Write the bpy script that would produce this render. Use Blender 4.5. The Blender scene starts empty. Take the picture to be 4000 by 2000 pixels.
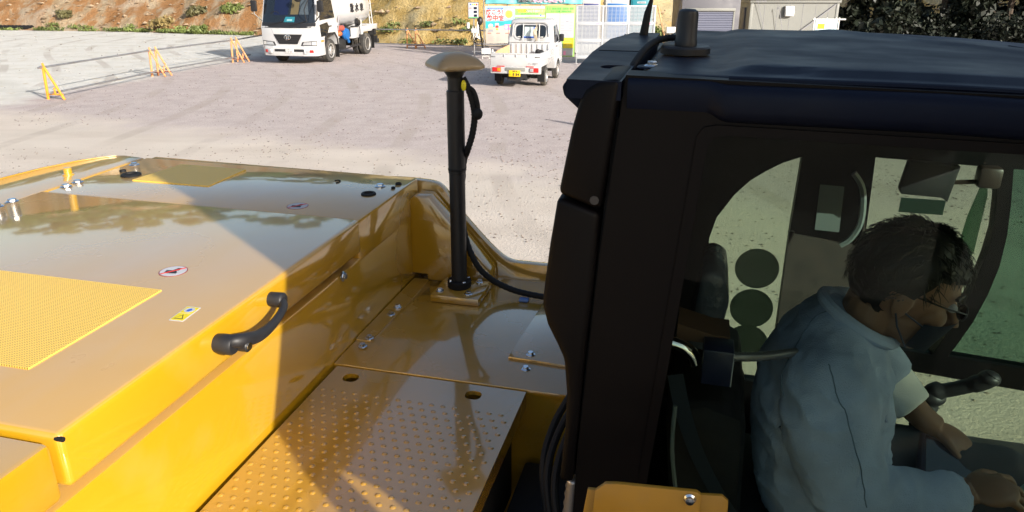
import bpy, bmesh, math, random
import numpy as np
from mathutils import Matrix, Vector, Euler, noise
random.seed(7); np.random.seed(7)
PI = math.pi; R = math.radians
sc = bpy.context.scene; COL = sc.collection

# ------------------------------------------------------------------ camera, sky, sun, exposure
CAM_H = 2.79
cd = bpy.data.cameras.new('camera'); cam = bpy.data.objects.new('camera', cd); COL.objects.link(cam)
cd.sensor_width = 36; cd.lens = 36 * 2950 / 4000; cd.clip_start = 0.02; cd.clip_end = 900
cam.location = (0, 0, CAM_H); cam.rotation_euler = (R(90 - 19.85), 0, 0); sc.camera = cam
SUN_DIR = Vector((0.68 * math.cos(R(21)), -0.733 * math.cos(R(21)), math.sin(R(21)))).normalized()
w = bpy.data.worlds.new('World'); sc.world = w; w.use_nodes = True
nt = w.node_tree; bg = nt.nodes['Background']; sky = nt.nodes.new('ShaderNodeTexSky')
sky.sky_type = 'NISHITA'; sky.sun_disc = False; sky.sun_elevation = R(21)
sky.sun_rotation = math.atan2(SUN_DIR.x, SUN_DIR.y); sky.air_density = 1.2; sky.dust_density = 3.5; sky.ozone_density = 1.5
nt.links.new(sky.outputs[0], bg.inputs[0]); bg.inputs[1].default_value = 0.118
sl = bpy.data.lights.new('sun', 'SUN'); sl.energy = 5.0; sl.angle = R(0.5); sl.color = (1.0, 0.94, 0.86)
so = bpy.data.objects.new('sun', sl); COL.objects.link(so); so.location = (30, -33, 40)
so.rotation_euler = (-SUN_DIR).to_track_quat('-Z', 'Y').to_euler()
sc.view_settings.view_transform = 'Standard'; sc.view_settings.look = 'None'
sc.view_settings.exposure = 0.80; sc.view_settings.gamma = 1.0
sc.render.engine = 'CYCLES'
sc.cycles.max_bounces = 8; sc.cycles.transparent_max_bounces = 12; sc.cycles.glossy_bounces = 4

# ------------------------------------------------------------------ helpers
def mat(name, col, rough=0.5, metal=0.0, vary=0.0, vscale=6.0, bump=0.0, bscale=60.0, coat=0.0, spec=0.5, cior=1.5, dust_sheen=0.0, stint=None, dirt=None, dscale=3.0, damt=0.5):
    m = bpy.data.materials.new(name); m.use_nodes = True; n = m.node_tree; b = n.nodes['Principled BSDF']
    b.inputs['Base Color'].default_value = (*col, 1); b.inputs['Roughness'].default_value = rough
    b.inputs['Metallic'].default_value = metal; b.inputs['Specular IOR Level'].default_value = spec
    b.inputs['Coat Weight'].default_value = coat; b.inputs['Coat Roughness'].default_value = 0.06; b.inputs['Coat IOR'].default_value = cior
    if stint: b.inputs['Specular Tint'].default_value = (*stint, 1)
    tc = n.nodes.new('ShaderNodeTexCoord')
    last = None
    if vary > 0:
        t = n.nodes.new('ShaderNodeTexNoise'); t.inputs['Scale'].default_value = vscale; t.inputs['Detail'].default_value = 5
        n.links.new(tc.outputs['Object'], t.inputs['Vector'])
        mr = n.nodes.new('ShaderNodeMapRange'); mr.inputs[1].default_value = 0.3; mr.inputs[2].default_value = 0.7
        mr.inputs[3].default_value = 1 - vary; mr.inputs[4].default_value = 1 + vary; n.links.new(t.outputs[0], mr.inputs[0])
        mx = n.nodes.new('ShaderNodeMix'); mx.data_type = 'RGBA'; mx.blend_type = 'MULTIPLY'; mx.inputs[0].default_value = 1
        mx.inputs[6].default_value = (*col, 1); n.links.new(mr.outputs[0], mx.inputs[7]); last = mx.outputs[2]
        mr2 = n.nodes.new('ShaderNodeMapRange'); mr2.inputs[1].default_value = 0.3; mr2.inputs[2].default_value = 0.7
        mr2.inputs[3].default_value = max(0.0, rough * 0.8); mr2.inputs[4].default_value = min(1, rough * 1.25); n.links.new(t.outputs[0], mr2.inputs[0]); n.links.new(mr2.outputs[0], b.inputs['Roughness'])
    if dirt is not None:
        t = n.nodes.new('ShaderNodeTexNoise'); t.inputs['Scale'].default_value = dscale; t.inputs['Detail'].default_value = 8
        n.links.new(tc.outputs['Object'], t.inputs['Vector'])
        cr = n.nodes.new('ShaderNodeMapRange'); cr.inputs[1].default_value = 0.52; cr.inputs[2].default_value = 0.75; cr.inputs[3].default_value = 0; cr.inputs[4].default_value = damt
        n.links.new(t.outputs[0], cr.inputs[0])
        mx = n.nodes.new('ShaderNodeMix'); mx.data_type = 'RGBA'; n.links.new(cr.outputs[0], mx.inputs[0])
        if last: n.links.new(last, mx.inputs[6])
        else: mx.inputs[6].default_value = (*col, 1)
        mx.inputs[7].default_value = (*dirt, 1); last = mx.outputs[2]
    if dust_sheen > 0:            # some dust plus painted sky sheen: beige film on faces that look up
        g = n.nodes.new('ShaderNodeNewGeometry'); sx = n.nodes.new('ShaderNodeSeparateXYZ'); n.links.new(g.outputs['True Normal'], sx.inputs[0])
        t = n.nodes.new('ShaderNodeTexNoise'); t.inputs['Scale'].default_value = 4; t.inputs['Detail'].default_value = 8; t.inputs['Distortion'].default_value = 0.6
        mpp = n.nodes.new('ShaderNodeMapping'); mpp.inputs['Scale'].default_value = (1.6, 0.5, 1); n.links.new(tc.outputs['Object'], mpp.inputs[0]); n.links.new(mpp.outputs[0], t.inputs['Vector'])
        u = n.nodes.new('ShaderNodeMapRange'); u.inputs[1].default_value = 0.75; u.inputs[2].default_value = 0.98; u.inputs[3].default_value = 0; u.inputs[4].default_value = 1; n.links.new(sx.outputs[2], u.inputs[0])
        d2 = n.nodes.new('ShaderNodeMapRange'); d2.inputs[1].default_value = 0.3; d2.inputs[2].default_value = 0.7; d2.inputs[3].default_value = dust_sheen * 0.65; d2.inputs[4].default_value = dust_sheen * 1.35; n.links.new(t.outputs[0], d2.inputs[0])
        mu = n.nodes.new('ShaderNodeMath'); mu.operation = 'MULTIPLY'; n.links.new(u.outputs[0], mu.inputs[0]); n.links.new(d2.outputs[0], mu.inputs[1])
        mx = n.nodes.new('ShaderNodeMix'); mx.data_type = 'RGBA'; n.links.new(mu.outputs[0], mx.inputs[0]); n.links.new(last, mx.inputs[6]); mx.inputs[7].default_value = (0.40, 0.31, 0.25, 1); last = mx.outputs[2]
    if last: n.links.new(last, b.inputs['Base Color'])
    if bump > 0:
        t = n.nodes.new('ShaderNodeTexNoise'); t.inputs['Scale'].default_value = bscale; t.inputs['Detail'].default_value = 4
        n.links.new(tc.outputs['Object'], t.inputs['Vector'])
        bp = n.nodes.new('ShaderNodeBump'); bp.inputs['Strength'].default_value = bump; bp.inputs['Distance'].default_value = 0.01
        n.links.new(t.outputs[0], bp.inputs['Height']); n.links.new(bp.outputs[0], b.inputs['Normal'])
    return m

def glass(name, tint, refl=1.0, rough=0.0):
    m = bpy.data.materials.new(name); m.use_nodes = True; n = m.node_tree; n.nodes.clear()
    o = n.nodes.new('ShaderNodeOutputMaterial'); tr = n.nodes.new('ShaderNodeBsdfTransparent'); gl = n.nodes.new('ShaderNodeBsdfGlossy')
    tr.inputs[0].default_value = (*tint, 1); gl.inputs['Roughness'].default_value = rough
    fr = n.nodes.new('ShaderNodeFresnel'); fr.inputs[0].default_value = 1.5
    mu = n.nodes.new('ShaderNodeMath'); mu.operation = 'MULTIPLY'; mu.inputs[1].default_value = refl; n.links.new(fr.outputs[0], mu.inputs[0])
    mx = n.nodes.new('ShaderNodeMixShader'); n.links.new(mu.outputs[0], mx.inputs[0]); n.links.new(tr.outputs[0], mx.inputs[1]); n.links.new(gl.outputs[0], mx.inputs[2])
    n.links.new(mx.outputs[0], o.inputs[0]); return m

OFF = Vector((0, 0, 0))     # subtracted from every vertex: the base of the thing being built
class MB:
    def __init__(s): s.bm = bmesh.new()
    def _fin(s, vs, bev=0, seg=2, M=None):
        if M is not None: bmesh.ops.transform(s.bm, matrix=M, verts=vs)
        if bev > 0:
            es = list({e for v in vs for e in v.link_edges})
            es = [e for e in es if len(e.link_faces) == 2 and e.calc_face_angle(0) > 0.2]
            bmesh.ops.bevel(s.bm, geom=es, offset=bev, segments=seg, affect='EDGES', profile=0.5, clamp_overlap=True)
        return s
    def box(s, c, d, bev=0, M=None, seg=2):
        r = bmesh.ops.create_cube(s.bm, size=1); vs = r['verts']
        for v in vs: v.co = Vector((c[0] + v.co.x * d[0], c[1] + v.co.y * d[1], c[2] + v.co.z * d[2]))
        return s._fin(vs, bev, seg, M)
    def bx(s, x0, x1, y0, y1, z0, z1, bev=0, M=None, seg=2):
        return s.box(((x0 + x1) / 2, (y0 + y1) / 2, (z0 + z1) / 2), (x1 - x0, y1 - y0, z1 - z0), bev, M, seg)
    def prism(s, pts, ax, a, b, bev=0, M=None, seg=2):
        f = {'x': lambda p, t: (t, p[0], p[1]), 'y': lambda p, t: (p[0], t, p[1]), 'z': lambda p, t: (p[0], p[1], t)}[ax]
        va = [s.bm.verts.new(f(p, a)) for p in pts]; vb = [s.bm.verts.new(f(p, b)) for p in pts]; n = len(pts)
        fs = [s.bm.faces.new(va), s.bm.faces.new(vb[::-1])]
        for i in range(n): fs.append(s.bm.faces.new((va[(i + 1) % n], va[i], vb[i], vb[(i + 1) % n])))
        bmesh.ops.recalc_face_normals(s.bm, faces=fs)
        return s._fin(va + vb, bev, seg, M)
    def holed(s, outer, holes, ax, a, b):
        f = {'x': lambda p, t: (t, p[0], p[1]), 'y': lambda p, t: (p[0], t, p[1]), 'z': lambda p, t: (p[0], p[1], t)}[ax]
        es = []; 
        for lp in [outer] + holes:
            vs = [s.bm.verts.new(f(p, a)) for p in lp]
            for i in range(len(vs)): es.append(s.bm.edges.new((vs[i], vs[(i + 1) % len(vs)])))
        r = bmesh.ops.triangle_fill(s.bm, use_beauty=True, edges=es, use_dissolve=False)
        fs = [g for g in r['geom'] if isinstance(g, bmesh.types.BMFace)]
        e = bmesh.ops.extrude_face_region(s.bm, geom=fs)
        d = f((0, 0), b - a)
        nv = [g for g in e['geom'] if isinstance(g, bmesh.types.BMVert)]
        bmesh.ops.translate(s.bm, vec=Vector(d), verts=nv)
        bmesh.ops.recalc_face_normals(s.bm, faces=s.bm.faces[:])
        return s
    def cyl(s, p0, p1, r0, r1=None, n=16, cap=True, M=None):
        if r1 is None: r1 = r0
        return s.tube([p0, p1], [r0, r1], n, cap, M)
    def tube(s, pts, r, n=8, cap=True, M=None, flat=None):
        P = [Vector(p) for p in pts]
        rs = r if isinstance(r, (list, tuple)) else [r] * len(P)
        rings = []; up = None; allv = []
        for i, p in enumerate(P):
            t = (P[min(i + 1, len(P) - 1)] - P[max(i - 1, 0)]).normalized()
            if up is None: up = t.orthogonal().normalized()
            up = (up - t * up.dot(t)); up = up.normalized() if up.length > 1e-6 else t.orthogonal().normalized()
            sd = t.cross(up)
            ring = [s.bm.verts.new(p + (up * math.cos(2 * PI * k / n) + sd * math.sin(2 * PI * k / n)) * rs[i]) for k in range(n)]
            rings.append(ring); allv += ring
        for a, b in zip(rings, rings[1:]):
            for k in range(n): s.bm.faces.new((a[k], a[(k + 1) % n], b[(k + 1) % n], b[k]))
        if cap:
            s.bm.faces.new(rings[0][::-1]); s.bm.faces.new(rings[-1])
        if M is not None: bmesh.ops.transform(s.bm, matrix=M, verts=allv)
        return s
    def loft(s, secs, n=20):                                # (centre, half x, half y) ellipses in planes turned with the path in XZ
        rings = []; C = [Vector(c) for c, _, _ in secs]
        for i, (c, hx, hy) in enumerate(secs):
            t = (C[min(i + 1, len(C) - 1)] - C[max(i - 1, 0)]).normalized(); sy = Vector((0, 1, 0)); sx = sy.cross(t).normalized()
            rings.append([s.bm.verts.new(C[i] + sx * hx * math.cos(2 * PI * k / n) + sy * hy * math.sin(2 * PI * k / n)) for k in range(n)])
        for a, b in zip(rings, rings[1:]):
            for k in range(n): s.bm.faces.new((a[k], a[(k + 1) % n], b[(k + 1) % n], b[k]))
        s.bm.faces.new(rings[0][::-1]); s.bm.faces.new(rings[-1]); return s
    def ball(s, c, r, n=16, M=None):
        rr = r if isinstance(r, (list, tuple)) else (r, r, r)
        q = bmesh.ops.create_uvsphere(s.bm, u_segments=n, v_segments=max(6, n // 2), radius=1)
        for v in q['verts']: v.co = Vector((c[0] + v.co.x * rr[0], c[1] + v.co.y * rr[1], c[2] + v.co.z * rr[2]))
        return s._fin(q['verts'], 0, 0, M)
    def lathe(s, prof, c=(0, 0, 0), n=24, M=None):          # (r, z) profile about z
        rings = []; allv = []
        for r, z in prof:
            ring = [s.bm.verts.new((c[0] + r * math.cos(2 * PI * k / n), c[1] + r * math.sin(2 * PI * k / n), c[2] + z)) for k in range(n)]
            rings.append(ring); allv += ring
        for a, b in zip(rings, rings[1:]):
            for k in range(n): s.bm.faces.new((a[k], a[(k + 1) % n], b[(k + 1) % n], b[k]))
        s.bm.faces.new(rings[0][::-1]); s.bm.faces.new(rings[-1])
        if M is not None: bmesh.ops.transform(s.bm, matrix=M, verts=allv)
        return s
    def face(s, pts, M=None):
        vs = [s.bm.verts.new(p) for p in pts]; s.bm.faces.new(vs)
        if M is not None: bmesh.ops.transform(s.bm, matrix=M, verts=vs)
        return s
    def build(s, name, m, parent=None, ang=35, recalc=True):
        if OFF.length > 0: bmesh.ops.translate(s.bm, vec=-OFF, verts=s.bm.verts[:])
        if recalc: bmesh.ops.recalc_face_normals(s.bm, faces=s.bm.faces[:])
        me = bpy.data.meshes.new(name); s.bm.to_mesh(me); s.bm.free()
        return fin(name, me, m, parent, ang)
def fin(name, me, m, parent=None, ang=35):
    for mm in (m if isinstance(m, (list, tuple)) else [m]): me.materials.append(mm)
    if len(me.polygons):
        me.polygons.foreach_set('use_smooth', [True] * len(me.polygons)); me.set_sharp_from_angle(angle=R(ang))
    o = bpy.data.objects.new(name, me); COL.objects.link(o)
    if parent: o.parent = parent
    return o
def tag(o, label=None, cat=None, group=None, kind=None):
    if label: o['label'] = label
    if cat: o['category'] = cat
    if group: o['group'] = group
    if kind: o['kind'] = kind
    return o
def thing(name, label, cat, loc=(0, 0, 0), rz=0, group=None):
    o = bpy.data.objects.new(name, None); COL.objects.link(o); o.empty_display_size = 0.2
    o.location = loc; o.rotation_euler = (0, 0, rz); return tag(o, label, cat, group)
def copy_tree(o, parent=None):
    c = o.copy(); COL.objects.link(c); c.parent = parent
    for ch in list(o.children): copy_tree(ch, c)
    return c
def smoothpath(pts, k=6):
    P = [Vector(p) for p in pts]; out = []
    for i in range(len(P) - 1):
        a = P[max(i - 1, 0)]; b = P[i]; c = P[i + 1]; d = P[min(i + 2, len(P) - 1)]
        for j in range(k):
            t = j / k
            out.append(0.5 * ((2 * b) + (c - a) * t + (2 * a - 5 * b + 4 * c - d) * t * t + (3 * b - a - 3 * c + d) * t ** 3))
    out.append(P[-1]); return out
def lettering(body, size, M, m, parent=None, name='lettering', ext=0.002, xs=1.0, bold=0.0, align='CENTER'):
    cu = bpy.data.curves.new('t', 'FONT'); cu.body = body; cu.size = size; cu.extrude = ext; cu.align_x = align; cu.align_y = 'CENTER'; cu.offset = bold
    cu.resolution_u = 2
    to = bpy.data.objects.new('t', cu); COL.objects.link(to); dg = bpy.context.evaluated_depsgraph_get()
    me = bpy.data.meshes.new_from_object(to.evaluated_get(dg)); bpy.data.objects.remove(to); bpy.data.curves.remove(cu)
    me.transform(M @ Matrix.Diagonal((xs, 1, 1, 1)))
    if OFF.length > 0: me.transform(Matrix.Translation(-OFF))
    me.name = name; me.materials.clear()
    return fin(name, me, m, parent)
def wall_M(x, y, z, rz=0):        # text upright, facing -y before the turn rz
    return Matrix.Translation((x, y, z)) @ Matrix.Rotation(rz, 4, 'Z') @ Matrix.Rotation(PI / 2, 4, 'X')
def evaluated(o, name, m, parent):
    dg = bpy.context.evaluated_depsgraph_get(); me = bpy.data.meshes.new_from_object(o.evaluated_get(dg))
    bpy.data.objects.remove(o); me.materials.clear(); return fin(name, me, m, parent, 60)
def remeshed(mb, name, m, parent, vox=0.008, smooth=6, disp=0.0, dsc=9.0):
    o = mb.build(name, m, None); md = o.modifiers.new('r', 'REMESH'); md.mode = 'VOXEL'; md.voxel_size = vox
    sm = o.modifiers.new('s', 'SMOOTH'); sm.iterations = smooth; sm.factor = 0.5
    n = evaluated(o, name, m, parent)
    if disp:
        for v in n.data.vertices:
            c = v.co; d = 0.7 * noise.noise(c * dsc * 0.8) + 1.5 * (0.33 - abs(noise.noise(Vector((c.x * 1.2 + c.z * 0.5, c.y * 0.8, c.z * 1.5 - c.x * 0.6)) * dsc * 0.9 + Vector((9, 3, 1))))) + 0.25 * noise.noise(c * dsc * 4)
            v.co += v.normal * d * disp
    return n
def rr(x0, x1, y0, y1, r, k=4):    # rounded rectangle outline
    out = []
    for cx, cy, a0 in ((x1 - r, y1 - r, 0), (x0 + r, y1 - r, 90), (x0 + r, y0 + r, 180), (x1 - r, y0 + r, 270)):
        for j in range(k + 1): out.append((cx + r * math.cos(R(a0 + 90 * j / k)), cy + r * math.sin(R(a0 + 90 * j / k))))
    return out

# ------------------------------------------------------------------ materials
M = dict(
 doorglass=glass('door_glass_tint', (0.68, 0.74, 0.65), 0.2),
 yellow=mat('yellow_paint', (0.46, 0.252, 0.008), 0.3, vary=0.05, vscale=2.5, coat=1.0, cior=2.1, bump=0.012, bscale=200, dirt=(0.45, 0.30, 0.10), dscale=7, damt=0.22, dust_sheen=0.30),
 yellow2=mat('deck_paint', (0.38, 0.20, 0.011), 0.25, vary=0.08, vscale=4, coat=1.0, cior=2.1, bump=0.02, bscale=240, dirt=(0.36, 0.26, 0.15), dscale=5, damt=0.4, dust_sheen=0.07), bracket=mat('bracket_painted_shade', (0.30, 0.155, 0.010), 0.5, vary=0.1, vscale=8, dirt=(0.2, 0.14, 0.07), dscale=12, damt=0.4),  # bracket: the yellow darkened in colour for the shade it stands in
 black=mat('cab_black', (0.0025, 0.002, 0.0025), 0.5, spec=0.12, vary=0.25, vscale=5, bump=0.05, bscale=700, dirt=(0.005, 0.004, 0.004), dscale=3, damt=0.4),
 roof=mat('roof_black', (0.003, 0.0045, 0.013), 0.46, spec=0.15, stint=(0.62, 0.78, 1.0), vary=0.12, vscale=7, bump=0.06, bscale=600, dirt=(0.012, 0.013, 0.018), dscale=4, damt=0.5),
 rubber=mat('rubber', (0.007, 0.007, 0.008), 0.7, spec=0.3), darkplastic=mat('dark_plastic', (0.014, 0.014, 0.016), 0.48, vary=0.15, vscale=30, spec=0.4),
 zinc=mat('zinc', (0.62, 0.66, 0.72), 0.22, metal=1.0), chrome=mat('chrome', (0.8, 0.8, 0.8), 0.08, metal=1),
 brass=mat('antenna_shell', (0.25, 0.175, 0.085), 0.40, vary=0.08, vscale=20, coat=0.3),
 white=mat('white_paint', (0.44, 0.445, 0.46), 0.22, vary=0.03, vscale=2, coat=0.5, dirt=(0.34, 0.29, 0.23), dscale=1.6, damt=0.35),
 white2=mat('white_plastic', (0.50, 0.50, 0.49), 0.5), paper=mat('paper', (0.40, 0.41, 0.44), 0.85, vary=0.05, vscale=8),
 trim=mat('black_trim', (0.015, 0.015, 0.017), 0.35), under=mat('chassis_black', (0.012, 0.012, 0.013), 0.7, vary=0.4, vscale=5),
 tyre=mat('tyre', (0.035, 0.034, 0.033), 0.85, vary=0.3, vscale=12, dirt=(0.2, 0.17, 0.13), dscale=4, damt=0.5),
 rim=mat('rim_silver', (0.6, 0.6, 0.6), 0.35, metal=0.7, dirt=(0.35, 0.28, 0.2), dscale=8, damt=0.6),
 darkglass=mat('dark_glass', (0.008, 0.011, 0.016), 0.03, spec=0.8), lamp=mat('lamp_lens', (0.55, 0.57, 0.6), 0.08, metal=0.6),
 red=mat('red_lens', (0.45, 0.01, 0.01), 0.12, spec=0.8), amber=mat('amber_lens', (0.75, 0.2, 0.01), 0.15, spec=0.8),
 galv=mat('galvanised_steel', (0.36, 0.36, 0.37), 0.4, metal=0.75, vary=0.15, vscale=5, dirt=(0.25, 0.17, 0.1), dscale=3, damt=0.4),
 orange=mat('orange_paint', (0.72, 0.25, 0.02), 0.5, vary=0.15, vscale=8), orange2=mat('faded_orange_paint', (0.55, 0.24, 0.09), 0.6, vary=0.25, vscale=12, dirt=(0.45, 0.3, 0.22), dscale=9, damt=0.8),
 blue=mat('blue_paint', (0.008, 0.10, 0.32), 0.4), teal=mat('teal_panel', (0.008, 0.17, 0.22), 0.45), navy=mat('navy', (0.012, 0.018, 0.11), 0.5),
 ink=mat('ink', (0.015, 0.015, 0.02), 0.6), inkred=mat('ink_red', (0.62, 0.03, 0.02), 0.6), inkyellow=mat('ink_yellow', (0.62, 0.50, 0.008), 0.6),
 inkgreen=mat('ink_green', (0.24, 0.42, 0.11), 0.65, vary=0.05, vscale=3), inkblue=mat('ink_blue', (0.03, 0.1, 0.45), 0.6), inkdkgreen=mat('ink_dark_green', (0.02, 0.3, 0.05), 0.6),
 sheetblue=mat('poster_sky', (0.27, 0.44, 0.56), 0.6, vary=0.2, vscale=2), seablue=mat('poster_sea', (0.02, 0.32, 0.36), 0.6, vary=0.1, vscale=3), sand=mat('poster_sand', (0.45, 0.40, 0.35), 0.65, vary=0.08, vscale=4),
 aqua=mat('banner_sheet', (0.11, 0.40, 0.44), 0.55, vary=0.2, vscale=2.5, bump=0.5, bscale=3), plate_y=mat('plate_yellow', (0.72, 0.48, 0.008), 0.4),
 inkgrey=mat('ink_grey', (0.25, 0.25, 0.28), 0.7), inkpink=mat('ink_pink', (0.7, 0.25, 0.4), 0.6), skin_print=mat('ink_skin', (0.75, 0.42, 0.28), 0.6), inkorange=mat('ink_orange', (0.85, 0.3, 0.02), 0.6),
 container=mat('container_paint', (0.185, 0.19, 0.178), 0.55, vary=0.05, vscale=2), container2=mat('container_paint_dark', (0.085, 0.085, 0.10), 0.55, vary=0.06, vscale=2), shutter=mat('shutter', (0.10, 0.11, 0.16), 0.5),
 louver=mat('louvre_aluminium', (0.36, 0.38, 0.41), 0.5, metal=0.1), wood=mat('plywood', (0.55, 0.33, 0.17), 0.65, vary=0.2, vscale=5),
 rope=mat('rope', (0.42, 0.36, 0.27), 0.9, vary=0.2, vscale=20), cloth_b=mat('dark_bag', (0.012, 0.012, 0.014), 0.8), cloth_w=mat('grey_cloth', (0.6, 0.6, 0.62), 0.9),
 jacket=mat('jacket_cloth', (0.42, 0.52, 0.72), 0.9, vary=0.14, vscale=12, bump=0.5, bscale=420), shirt=mat('pale_shirt', (0.85, 0.87, 0.85), 0.85, bump=0.2, bscale=300),
 trousers=mat('trousers', (0.06, 0.07, 0.09), 0.9), skin=mat('skin', (0.24, 0.13, 0.08), 0.5, vary=0.08, vscale=20), hair=mat('hair', (0.008, 0.007, 0.006), 0.5),
 mask=mat('face_mask', (0.035, 0.045, 0.075), 0.85), seat=mat('seat_cloth', (0.014, 0.014, 0.016), 0.8, vary=0.3, vscale=20), plastic_cover=mat('seat_plastic', (0.10, 0.115, 0.14), 0.25, bump=0.6, bscale=30),
 screen=mat('screen', (0.008, 0.012, 0.03), 0.1), palegreen=mat('pale_panel', (0.40, 0.55, 0.50), 0.5), tintsticker=mat('blue_grey_sticker', (0.075, 0.11, 0.15), 0.5), greysticker=mat('grey_sticker', (0.12, 0.14, 0.14), 0.5),
 brownreflection=mat('painted_brown_reflection', (0.035, 0.026, 0.022), 0.85, vary=0.35, vscale=25), navybox=mat('navy_box', (0.012, 0.018, 0.05), 0.35), belt=mat('belt_web', (0.05, 0.065, 0.09), 0.7),  # the brown is a window reflection painted as a colour
 win_near=glass('side_glass', (0.80, 0.85, 0.80), 0.15), win_green=glass('front_glass', (0.34, 0.47, 0.39), 0.2), disc=glass('dark_tint', (0.22, 0.26, 0.24), 0.2), greenglass=glass('truck_glass', (0.35, 0.45, 0.42)),
 concrete=mat('concrete', (0.4, 0.38, 0.35), 0.8, vary=0.2, vscale=3),
)
# ------------------------------------------------------------------ ground
def sstep(a, b, x):
    t = np.clip((x - a) / (b - a), 0, 1); return t * t * (3 - 2 * t)
def gh(x, y): return -0.8 * sstep(6.3, 8.6, x) * sstep(33, 37, y)
def ground_material():
    m = bpy.data.materials.new('site_ground'); m.use_nodes = True; n = m.node_tree; b = n.nodes['Principled BSDF']; L = n.links
    b.inputs['Roughness'].default_value = 0.95; b.inputs['Specular IOR Level'].default_value = 0.15
    tc = n.nodes.new('ShaderNodeTexCoord'); sp = n.nodes.new('ShaderNodeSeparateXYZ'); L.new(tc.outputs['Object'], sp.inputs[0])
    def noi(scale, det=4, vec=None, rough=0.55):
        t = n.nodes.new('ShaderNodeTexNoise'); t.inputs['Scale'].default_value = scale; t.inputs['Detail'].default_value = det; t.inputs['Roughness'].default_value = rough
        L.new(vec or tc.outputs['Object'], t.inputs['Vector']); return t.outputs[0]
    def ma(op, a, c):
        t = n.nodes.new('ShaderNodeMath'); t.operation = op
        for i, v in enumerate((a, c)):
            if isinstance(v, (int, float)): t.inputs[i].default_value = v
            else: L.new(v, t.inputs[i])
        return t.outputs[0]
    def mr(v, a, c, d=0, e=1):
        t = n.nodes.new('ShaderNodeMapRange'); t.interpolation_type = 'SMOOTHSTEP'
        for i, q in enumerate((a, c, d, e)): t.inputs[i + 1].default_value = q
        L.new(v, t.inputs[0]); return t.outputs[0]
    def mix(f, a, c, bl='MIX'):
        t = n.nodes.new('ShaderNodeMix'); t.data_type = 'RGBA'; t.blend_type = bl
        if isinstance(f, (int, float)): t.inputs[0].default_value = f
        else: L.new(f, t.inputs[0])
        for i, v in ((6, a), (7, c)):
            if isinstance(v, tuple): t.inputs[i].default_value = (*v, 1)
            else: L.new(v, t.inputs[i])
        return t.outputs[2]
    st = n.nodes.new('ShaderNodeMapping'); st.inputs['Scale'].default_value = (0.45, 1.1, 1); st.inputs['Rotation'].default_value = (0, 0, 0.25); L.new(tc.outputs['Object'], st.inputs[0])
    big = noi(0.35, 5); mid = noi(2.2, 6); streak = noi(0.9, 6, st.outputs[0]); fine = noi(28, 5, rough=0.7); peb = noi(70, 2)
    x, y = sp.outputs[0], sp.outputs[1]
    # gravel band in front of the vehicles, sandy ground nearer the machine, pale crusted ground beyond the rail
    d1 = ma('ADD', ma('ADD', y, ma('MULTIPLY', x, 0.50)), ma('MULTIPLY', big, 4.5))
    grav = mr(ma('ADD', d1, ma('MULTIPLY', mid, 1.4)), 13.8, 15.6)
    d2 = ma('ADD', ma('MULTIPLY', x, -1), ma('ADD', ma('MULTIPLY', y, 0.16), ma('MULTIPLY', big, 2.6)))
    pale = mr(ma('ADD', d2, ma('MULTIPLY', mid, 1.0)), 16.6, 18.0)
    sandc = mix(mr(streak, 0.3, 0.7), (0.47, 0.41, 0.355), (0.56, 0.50, 0.44))
    sandc = mix(mr(big, 0.35, 0.7), sandc, mix(0.5, sandc, (0.49, 0.455, 0.40)))
    gravc = mix(mr(mid, 0.3, 0.7), (0.46, 0.40, 0.385), (0.56, 0.50, 0.485))
    gravc = mix(mr(fine, 0.42, 0.66), mix(0.55, gravc, (0.30, 0.25, 0.24)), gravc)
    gravc = mix(mr(peb, 0.60, 0.68), gravc, (0.64, 0.58, 0.56))
    palec = mix(mr(streak, 0.25, 0.75), (0.53, 0.515, 0.47), (0.62, 0.605, 0.56)); palec = mix(mr(noi(1.1, 7), 0.4, 0.62, 0, 0.6), palec, (0.66, 0.65, 0.62))
    palec = mix(mr(mid, 0.55, 0.7), palec, (0.52, 0.47, 0.38))
    c = mix(grav, sandc, gravc); c = mix(pale, c, palec)
    # faint tyre tracks
    wv = ma('FRACT', ma('MULTIPLY', ma('ADD', ma('ADD', x, ma('MULTIPLY', y, 0.32)), ma('MULTIPLY', ma('SINE', ma('MULTIPLY', y, 0.21), 0), 1.6)), 0.55), 0)
    trk = ma('MULTIPLY', mr(ma('ABSOLUTE', ma('SUBTRACT', wv, 0.5), 0), 0.11, 0.06), mr(big, 0.42, 0.60))
    c = mix(ma('MULTIPLY', trk, 0.5), c, (0.36, 0.31, 0.27))
    dk = mr(fine, 0.62, 0.72, 0, 0.35); c = mix(dk, c, (0.26, 0.21, 0.16))
    L.new(c, b.inputs['Base Color'])
    h = ma('ADD', ma('MULTIPLY', fine, 0.5), ma('ADD', ma('MULTIPLY', streak, 0.6), ma('MULTIPLY', peb, ma('MULTIPLY', grav, 0.6))))
    bp = n.nodes.new('ShaderNodeBump'); bp.inputs['Strength'].default_value = 0.75; bp.inputs['Distance'].default_value = 0.05
    L.new(h, bp.inputs['Height']); L.new(bp.outputs[0], b.inputs['Normal']); return m
def grid_mesh(name, P, m, ang=180):
    h, wd = P.shape[:2]; me = bpy.data.meshes.new(name); idx = np.arange(h * wd).reshape(h, wd)
    q = np.stack([idx[:-1, :-1], idx[:-1, 1:], idx[1:, 1:], idx[1:, :-1]], -1).reshape(-1, 4)
    me.from_pydata(P.reshape(-1, 3).tolist(), [], q.tolist()); return fin(name, me, m, None, ang)
def lin(*segs): return np.unique(np.concatenate([np.arange(a, b, s) for a, b, s in segs]))
gx = lin((-400, -60, 20), (-60, 60.1, 1.0), (60, 401, 20)); gy = lin((-400, -20, 20), (-20, 70.1, 1.0), (70, 401, 20))
X, Y = np.meshgrid(gx, gy); tag(grid_mesh('ground', np.stack([X, Y, gh(X, Y)], -1), ground_material()), kind='structure')

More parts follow.
